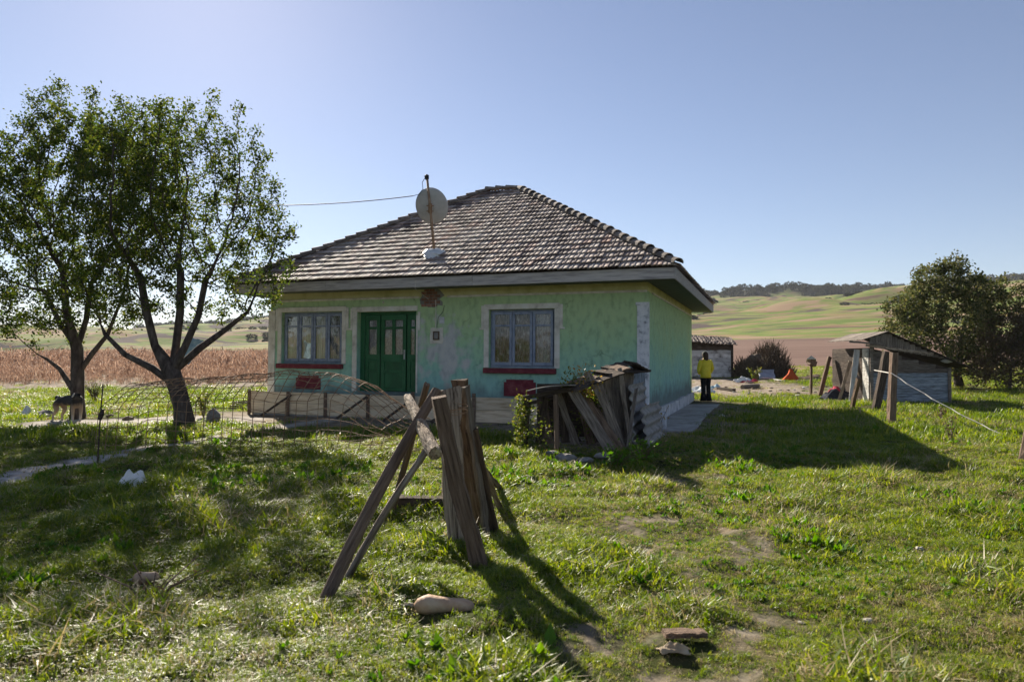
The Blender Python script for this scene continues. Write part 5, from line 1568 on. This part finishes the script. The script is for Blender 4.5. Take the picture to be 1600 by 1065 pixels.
rp = ramp(n, [(.10, (.46, .42, .36)), (.30, (.36, .27, .18)), (.46, (.26, .18, .11)), (.54, (.022, .02, .02))]); l.new(a_.outputs[0], rp.inputs[0]); l.new(rp.outputs[0], b_.inputs['Base Color'])
b_.inputs['Roughness'].default_value = .9
M['dog'] = m
m, n, l, b_ = nt('dog_bib'); b_.inputs['Base Color'].default_value = (.5, .46, .4, 1); b_.inputs['Roughness'].default_value = .9; M['dog_bib'] = m
dog.data.materials.clear(); dog.data.materials.append(M['dog'])
for s_ in (-1, 1):
    MB().add([(.05 + s_ * .05, -.12, .70), (.05 + s_ * .11, -.13, .67), (.05 + s_ * .115, -.16, .59), (.05 + s_ * .07, -.17, .64), (.05 + s_ * .075, -.11, .66)], [(0, 1, 2, 3), (0, 4, 2, 1), (0, 3, 2, 4)]).build('ear', 'black', dog, True)
    MB().tube([(.06 + s_ * .04, -.222, .655), (.06 + s_ * .04, -.226, .655)], [.012, .008], 8).build('eye', 'black', dog)
MB().tube([(.068, -.30, .592), (.071, -.318, .59)], [.022, .014], 8).build('nose', 'black', dog, True)
MB().tube([(.057, -.205, .70), (.063, -.25, .655), (.068, -.295, .62)], [.012, .02, .014], 8).build('blaze', 'dog_bib', dog, True)

# ------------------------------------------------------------------ plants that stand out
def herb(name, label, p, h_, stems, leaf, nl, mat, spread=.25, stem='wood_brown', cat='plant'):
    root = thing(name, label, cat, p)
    b = MB(); c = []
    for i in range(stems):
        a = random.uniform(0, 2 * PI); d = Vector((math.cos(a), math.sin(a), 0)) * random.uniform(.2, 1) * spread; hh = h_ * random.uniform(.65, 1)
        pts = [Vector((0, 0, -.03)), d * .35 + Vector((0, 0, hh * .5)), d + Vector((0, 0, hh))]
        b.tube(pts, [.008, .006, .003], 4, False)
        for k in range(nl):
            t = random.uniform(.25, 1); q = pts[0].lerp(pts[1], t * 2) if t < .5 else pts[1].lerp(pts[2], t * 2 - 1); c.append(q)
    b.build('stem', stem, root)
    o = bpy.data.objects.new('leaves', leaf_cloud(np.array([tuple(q) for q in c]), leaf, .045, 'leaves', mat)); COL.objects.link(o); o.parent = root
    return root


herb('autumn_sapling', 'small sapling with orange leaves at the near house corner', gr(1028, 680), .62, 5, .07, 14, 'leaf_orange', .42)
herb('nettle_clump', 'green nettle clump in front of the near house corner', gr(1000, 722), .40, 26, .06, 10, 'weed', .5)
herb('nettle_clump', 'leafy weeds around the coop foot in the house shadow', gr(962, 730), .30, 22, .06, 10, 'weed', .5)
herb('dry_burdock', 'dry brown burdock in the sunny grass before the shed', gr(1486, 695), .55, 4, .06, 9, 'leaf_brown', .16)
herb('dry_burdock', 'shorter dry burdock left of the taller one', gr(1470, 655), .35, 5, .07, 9, 'leaf_brown', .2)
herb('reddish_weed', 'sprawling weed with reddish seed heads at lower left', gr(235, 945), .26, 8, .022, 12, 'leaf_brown', .40)
herb('shrub_sprouts', 'light green sprouts at the foot of the leaning tree', gr(318, 652), .75, 14, .09, 14, 'leaf_ivy', .35)
herb('grey_weed', 'tall grey-green weed tuft by the cornfield edge at left', gr(148, 628), .8, 30, .07, 8, 'leaf_willow', .5)
herb('yard_bush', 'small green bush in front of the stalk stack', gr(1180, 596), .8, 16, .13, 10, 'leaf_ivy', .5)
herb('tall_weed', 'lone leafy weed in the grass behind the timbers', gr(824, 668), .22, 6, .06, 8, 'weed', .15)


# ------------------------------------------------------------------ grass, weeds, corn, woods
def tuft(nb, h, spread, w, mat, bend=.6, seed=0):
    rs = random.Random(seed); b = MB()
    for i in range(nb):
        a = rs.uniform(0, 2 * PI); r_ = spread * math.sqrt(rs.random()); x, y = r_ * math.cos(a), r_ * math.sin(a)
        d = rs.uniform(0, 2 * PI); dx, dy = math.cos(d), math.sin(d); hh = h * rs.uniform(.45, 1.1); be = bend * rs.uniform(.3, 1.3) * hh
        ww = w * rs.uniform(.7, 1.2); px, py = -dy * ww / 2, dx * ww / 2
        z1 = hh * .55; z2 = hh * (1 - .35 * bend * rs.random())
        b.add([(x - px, y - py, -.02), (x + px, y + py, -.02), (x + dx * be * .3 + px * .85, y + dy * be * .3 + py * .85, z1), (x + dx * be * .3 - px * .85, y + dy * be * .3 - py * .85, z1), (x + dx * be, y + dy * be, z2)],
              [(0, 1, 2, 3), (3, 2, 4)])
    return b.mesh('tuft', mat)


def rosette(seed, mat, n=9, L=.075):
    rs = random.Random(seed); b = MB()
    for i in range(n):
        a = 2 * PI * i / n + rs.uniform(-.3, .3); el = rs.uniform(.15, .9); l_ = L * rs.uniform(.6, 1.2); w_ = l_ * rs.uniform(.22, .34)
        d = Vector((math.cos(a) * math.cos(el), math.sin(a) * math.cos(el), math.sin(el))); s_ = Vector((-math.sin(a), math.cos(a), 0)); u = d.cross(s_) * -1
        o = Vector((rs.uniform(-.03, .03), rs.uniform(-.03, .03), .01 + .03 * rs.random()))
        b.add([o, o + d * l_ * .5 + s_ * w_ + u * .006, o + d * l_ - u * l_ * .18, o + d * l_ * .5 - s_ * w_ + u * .006], [(0, 1, 2), (0, 2, 3)])
    return b.mesh('rosette', mat)


def keep_mask(x, y):
    hx, hy = to_house(x, y)
    inside = (hx > -HW - .3) & (hx < 1.08) & (hy > -.42) & (hy < HD + .2)
    inside |= (hx > -.1) & (hx < 1.08) & (hy > -1.2) & (hy < 9.7)
    shed_ = (x > SX - .05) & (x < SX + W_ + .05) & (y > SY) & (y < SY + DP)
    coop_ = (x > .35) & (x < 2.2) & (y > 11.2) & (y < 13.2)
    clear = np.zeros(np.shape(x), bool)
    for c_, r_ in ((gr(694, 957), .20), (gr(694, 962), .20), (gr(720, 960), .14), (gr(665, 960), .14), (gr(228, 915), .12), (gr(1070, 1003), .17), (gr(1053, 1024), .10)):
        clear |= (np.hypot(x - c_.x, (y - c_.y) * 1.0) < r_)
    return ~(inside | shed_ | coop_ | (clear & (rng.random(np.shape(x)) < .8)))


def sample(n, d0, d1, p, lat=.82, extra=2.4):
    """positions ahead of the camera, thinning with distance as D**-p per square metre"""
    u = rng.random(n); e = 2 - p
    D = (d0 ** e + u * (d1 ** e - d0 ** e)) ** (1 / e)
    x = rng.uniform(-1, 1, n) * (lat * D + extra)
    return x, D


def scatter(name, label, cat, n, d0, d1, p, pieces, dryidx, size, dens, tilt=.25, dry=.12, smax=2.5):
    x, y = sample(n, d0, d1, p)
    dirt, pale, wear, far, plough, wood = masks(x, y)
    k = keep_mask(x, y) & (rng.random(n) < dens(x, y, dirt, pale, wear))
    x, y, wear, dirt = x[k], y[k], wear[k], dirt[k]; m_ = len(x)
    z = gz(x, y)
    cl = fbm(x * 1.3 + 40, y * 1.3, 3); big = fbm(x * .35 + 8, y * .35 + 3, 2)
    s = size * np.clip(.85 + 1.9 * cl + .5 * big, .45, smax) * rng.uniform(.75, 1.3, m_) * (1 - .45 * np.clip(wear + dirt, 0, 1))
    rot = np.stack([rng.normal(0, tilt, m_), rng.normal(0, tilt, m_), rng.uniform(0, 2 * PI, m_)], 1)
    nd = len(pieces) - dryidx
    pd_ = np.clip(dry + .5 * vnoise(x * .8 + 9, y * .8) + .35 * wear + .25 * dirt, .02, .9)
    isdry = rng.random(m_) < pd_
    idx = np.where(isdry & (nd > 0), dryidx + rng.integers(0, max(1, nd), m_), rng.integers(0, max(1, dryidx), m_))
    sc = np.stack([s, s, s * rng.uniform(.8, 1.2, m_)], 1)
    return inst_gn(name, np.stack([x, y, z], 1), rot, sc, idx, pieces, label, cat)


near_p = [tuft(13, .085, .045, .0085, 'grass', .9, i) for i in range(6)] + [tuft(12, .07, .055, .0085, 'grass', 1.7, 20 + i) for i in range(3)] + [tuft(10, .08, .07, .006, 'dry', 2.4, 40 + i) for i in range(4)]
scatter('near_grass', 'short green grass with dry blades covering the near yard', 'grass', 175000, 1.6, 14.5, 1.15, near_p, 9, .84,
        lambda x, y, d, p, w: np.clip(1.05 - 1.0 * d - 1.05 * p - .55 * w, 0, 1) * np.clip(.85 + .9 * fbm(x * 2 + 3, y * 2, 2), .3, 1), .3, .17, 1.6)
far_p = [tuft(56, .105, .30, .011, 'grass', .9, 60 + i) for i in range(5)] + [tuft(50, .09, .30, .010, 'dry', 1.5, 80 + i) for i in range(2)]
scatter('far_grass', 'grass of the farther yard and meadow edge', 'grass', 30000, 12, 75, 1.2, far_p, 5, 1.15,
        lambda x, y, d, p, w: np.clip(1.0 - 1.0 * d - 1.05 * p, 0, 1) * (1 - sstep(55, 75, np.hypot(x, y))) * (1 - ((y > 57) & (x > 3))), .12, .15, 1.15)
mat_p = [tuft(18, .045, .12, .0085, 'grass', 1.8, 120 + i) for i in range(4)] + [tuft(16, .035, .12, .007, 'dry', 2.6, 140 + i) for i in range(3)]
scatter('turf_mat', 'thin mat of short turf and straw under the taller grass', 'turf', 54000, 1.6, 12, 1.1, mat_p, 4, 1.0,
        lambda x, y, d, p, w: np.clip(1.15 - .8 * d - 1.1 * p, 0, 1), .12, .3, 1.5)
wd_p = [rosette(i, 'weed') for i in range(5)] + [rosette(9 + i, 'weed', 8, .085) for i in range(2)]
scatter('yard_weeds', 'broad-leaved weeds scattered through the grass', 'weeds', 9000, 1.8, 14, 1.0, wd_p, 7, 1.0,
        lambda x, y, d, p, w: np.clip(1 - d - p, 0, 1) * np.clip(2.6 * fbm(x * .6 + 21, y * .6 + 4, 3) + .18, 0, 1), .2, 0, 1.15)


def corn_clump(seed):
    rs = random.Random(seed); b = MB()
    for k in range(4):
        ox, oy = rs.uniform(-.6, .6), rs.uniform(-.5, .5); hh = rs.uniform(1.2, 1.75); lx, ly = rs.uniform(-.12, .12), rs.uniform(-.12, .12)
        b.tube([(ox, oy, 0), (ox + lx * .4, oy + ly * .4, hh * .5), (ox + lx, oy + ly, hh)], [.014, .011, .005], 4, False)
        for j in range(8):
            t = rs.uniform(.15, .95); a = rs.uniform(0, 2 * PI); L = rs.uniform(.35, .65); w = rs.uniform(.022, .04)
            c = Vector((ox + lx * t, oy + ly * t, hh * t)); d = Vector((math.cos(a), math.sin(a), 0)); s_ = Vector((-d.y, d.x, 0)) * w
            m1 = c + d * L * .4 + Vector((0, 0, L * .22)); m2 = c + d * L * .7 - Vector((0, 0, L * .25)); m3 = c + d * L * .75 - Vector((0, 0, L * .7))
            b.add([c, m1 + s_, m1 - s_, m2 + s_ * .8, m2 - s_ * .8, m3], [(0, 1, 2), (2, 1, 3, 4), (4, 3, 5)])
    return b.mesh('corn', 'corn')


n_ = 16000
x = rng.uniform(-110, -4, n_); y = 31.5 + 105 * rng.random(n_) ** 1.7
k = (x / y > -1.15) & (x / y < -.12) & (np.hypot(x, y) < 150) & (rng.random(n_) < .45 + .55 * sstep(31, 42, y)) & (y + 3 * fbm(x * .3, y * 0, 2) > 32.5); x, y = x[k], y[k]
x = np.round(x / .8) * .8 + rng.normal(0, .1, len(x))
inst_gn('cornfield', np.stack([x, y, gz(x, y)], 1), np.stack([rng.normal(0, .22, len(x)), rng.normal(0, .22, len(x)), rng.uniform(0, 6.28, len(x))], 1),
        np.repeat((rng.uniform(.45, 1.15, len(x)) * (.42 + .58 * sstep(33, 75, y + 26 * fbm(x * .10, y * .10, 3))) * (1 + .35 * fbm(x * .35, y * .35, 2)))[:, None], 3, 1), rng.integers(0, 5, len(x)), [corn_clump(i) for i in range(5)], 'field of dry brown maize stalks behind the trees', 'cornfield')


def far_tree(seed, r_, h_, n):
    g = np.random.default_rng(seed); u = g.normal(0, 1, (n, 3)); u /= np.linalg.norm(u, axis=1)[:, None]
    c = u * g.uniform(.35, 1, (n, 1)) ** .5 * np.array([r_, r_, h_ / 2]) + np.array([0, 0, h_ * .52])
    return leaf_cloud(c, r_ * .5, .2, 'far_tree', 'leaf_far')


ft = [far_tree(i, 4.2, 8, 150) for i in range(4)]
n_ = 5200
az = R(1) * rng.uniform(-32, 48, n_); r_ = rng.uniform(700, 960, n_)
x, y = r_ * np.sin(az), r_ * np.cos(az); wmask = masks(x, y)[5]; k = rng.random(n_) < wmask; x, y = x[k], y[k]
inst_gn('ridge_wood', np.stack([x, y, gz(x, y) - .5], 1), np.stack([x * 0, x * 0, rng.uniform(0, 6.28, len(x))], 1), np.repeat(rng.uniform(.3, .95, (len(x), 1)), 3, 1),
        rng.integers(0, 4, len(x)), ft, 'dark band of woodland along the far hill crest', 'woodland')
n_ = 2600
az = R(1) * rng.uniform(-34, 40, n_); r_ = rng.uniform(225, 720, n_); x, y = r_ * np.sin(az), r_ * np.cos(az)
k = (fbm(x / 55 + 4, y / 38, 3) > .17); x, y = x[k], y[k]
inst_gn('hill_scrub', np.stack([x, y, gz(x, y) - .3], 1), np.stack([x * 0, x * 0, rng.uniform(0, 6.28, len(x))], 1), np.repeat(rng.uniform(.12, .5, (len(x), 1)) ** 1.2, 3, 1) * np.array([1.8, 1.8, .7]),
        rng.integers(0, 4, len(x)), ft, 'scattered scrub bushes on the far pasture slope', 'scrub')


# ------------------------------------------------------------------ air
hz = MB().box(-3750, 3750, -3750, 3750, -140, 135).build('haze', None)
m = bpy.data.materials.new('haze'); m.use_nodes = True; n = m.node_tree.nodes
n.remove(n['Principled BSDF']); pv_ = n.new('ShaderNodeVolumePrincipled'); pv_.inputs['Color'].default_value = (.86, .90, 1.0, 1); pv_.inputs['Density'].default_value = .00014
pv_.inputs['Anisotropy'].default_value = 0
m.node_tree.links.new(pv_.outputs[0], n['Material Output'].inputs['Volume']); hz.data.materials.append(m)
tag(hz, 'thin pale haze over the distant hills', kind='stuff')
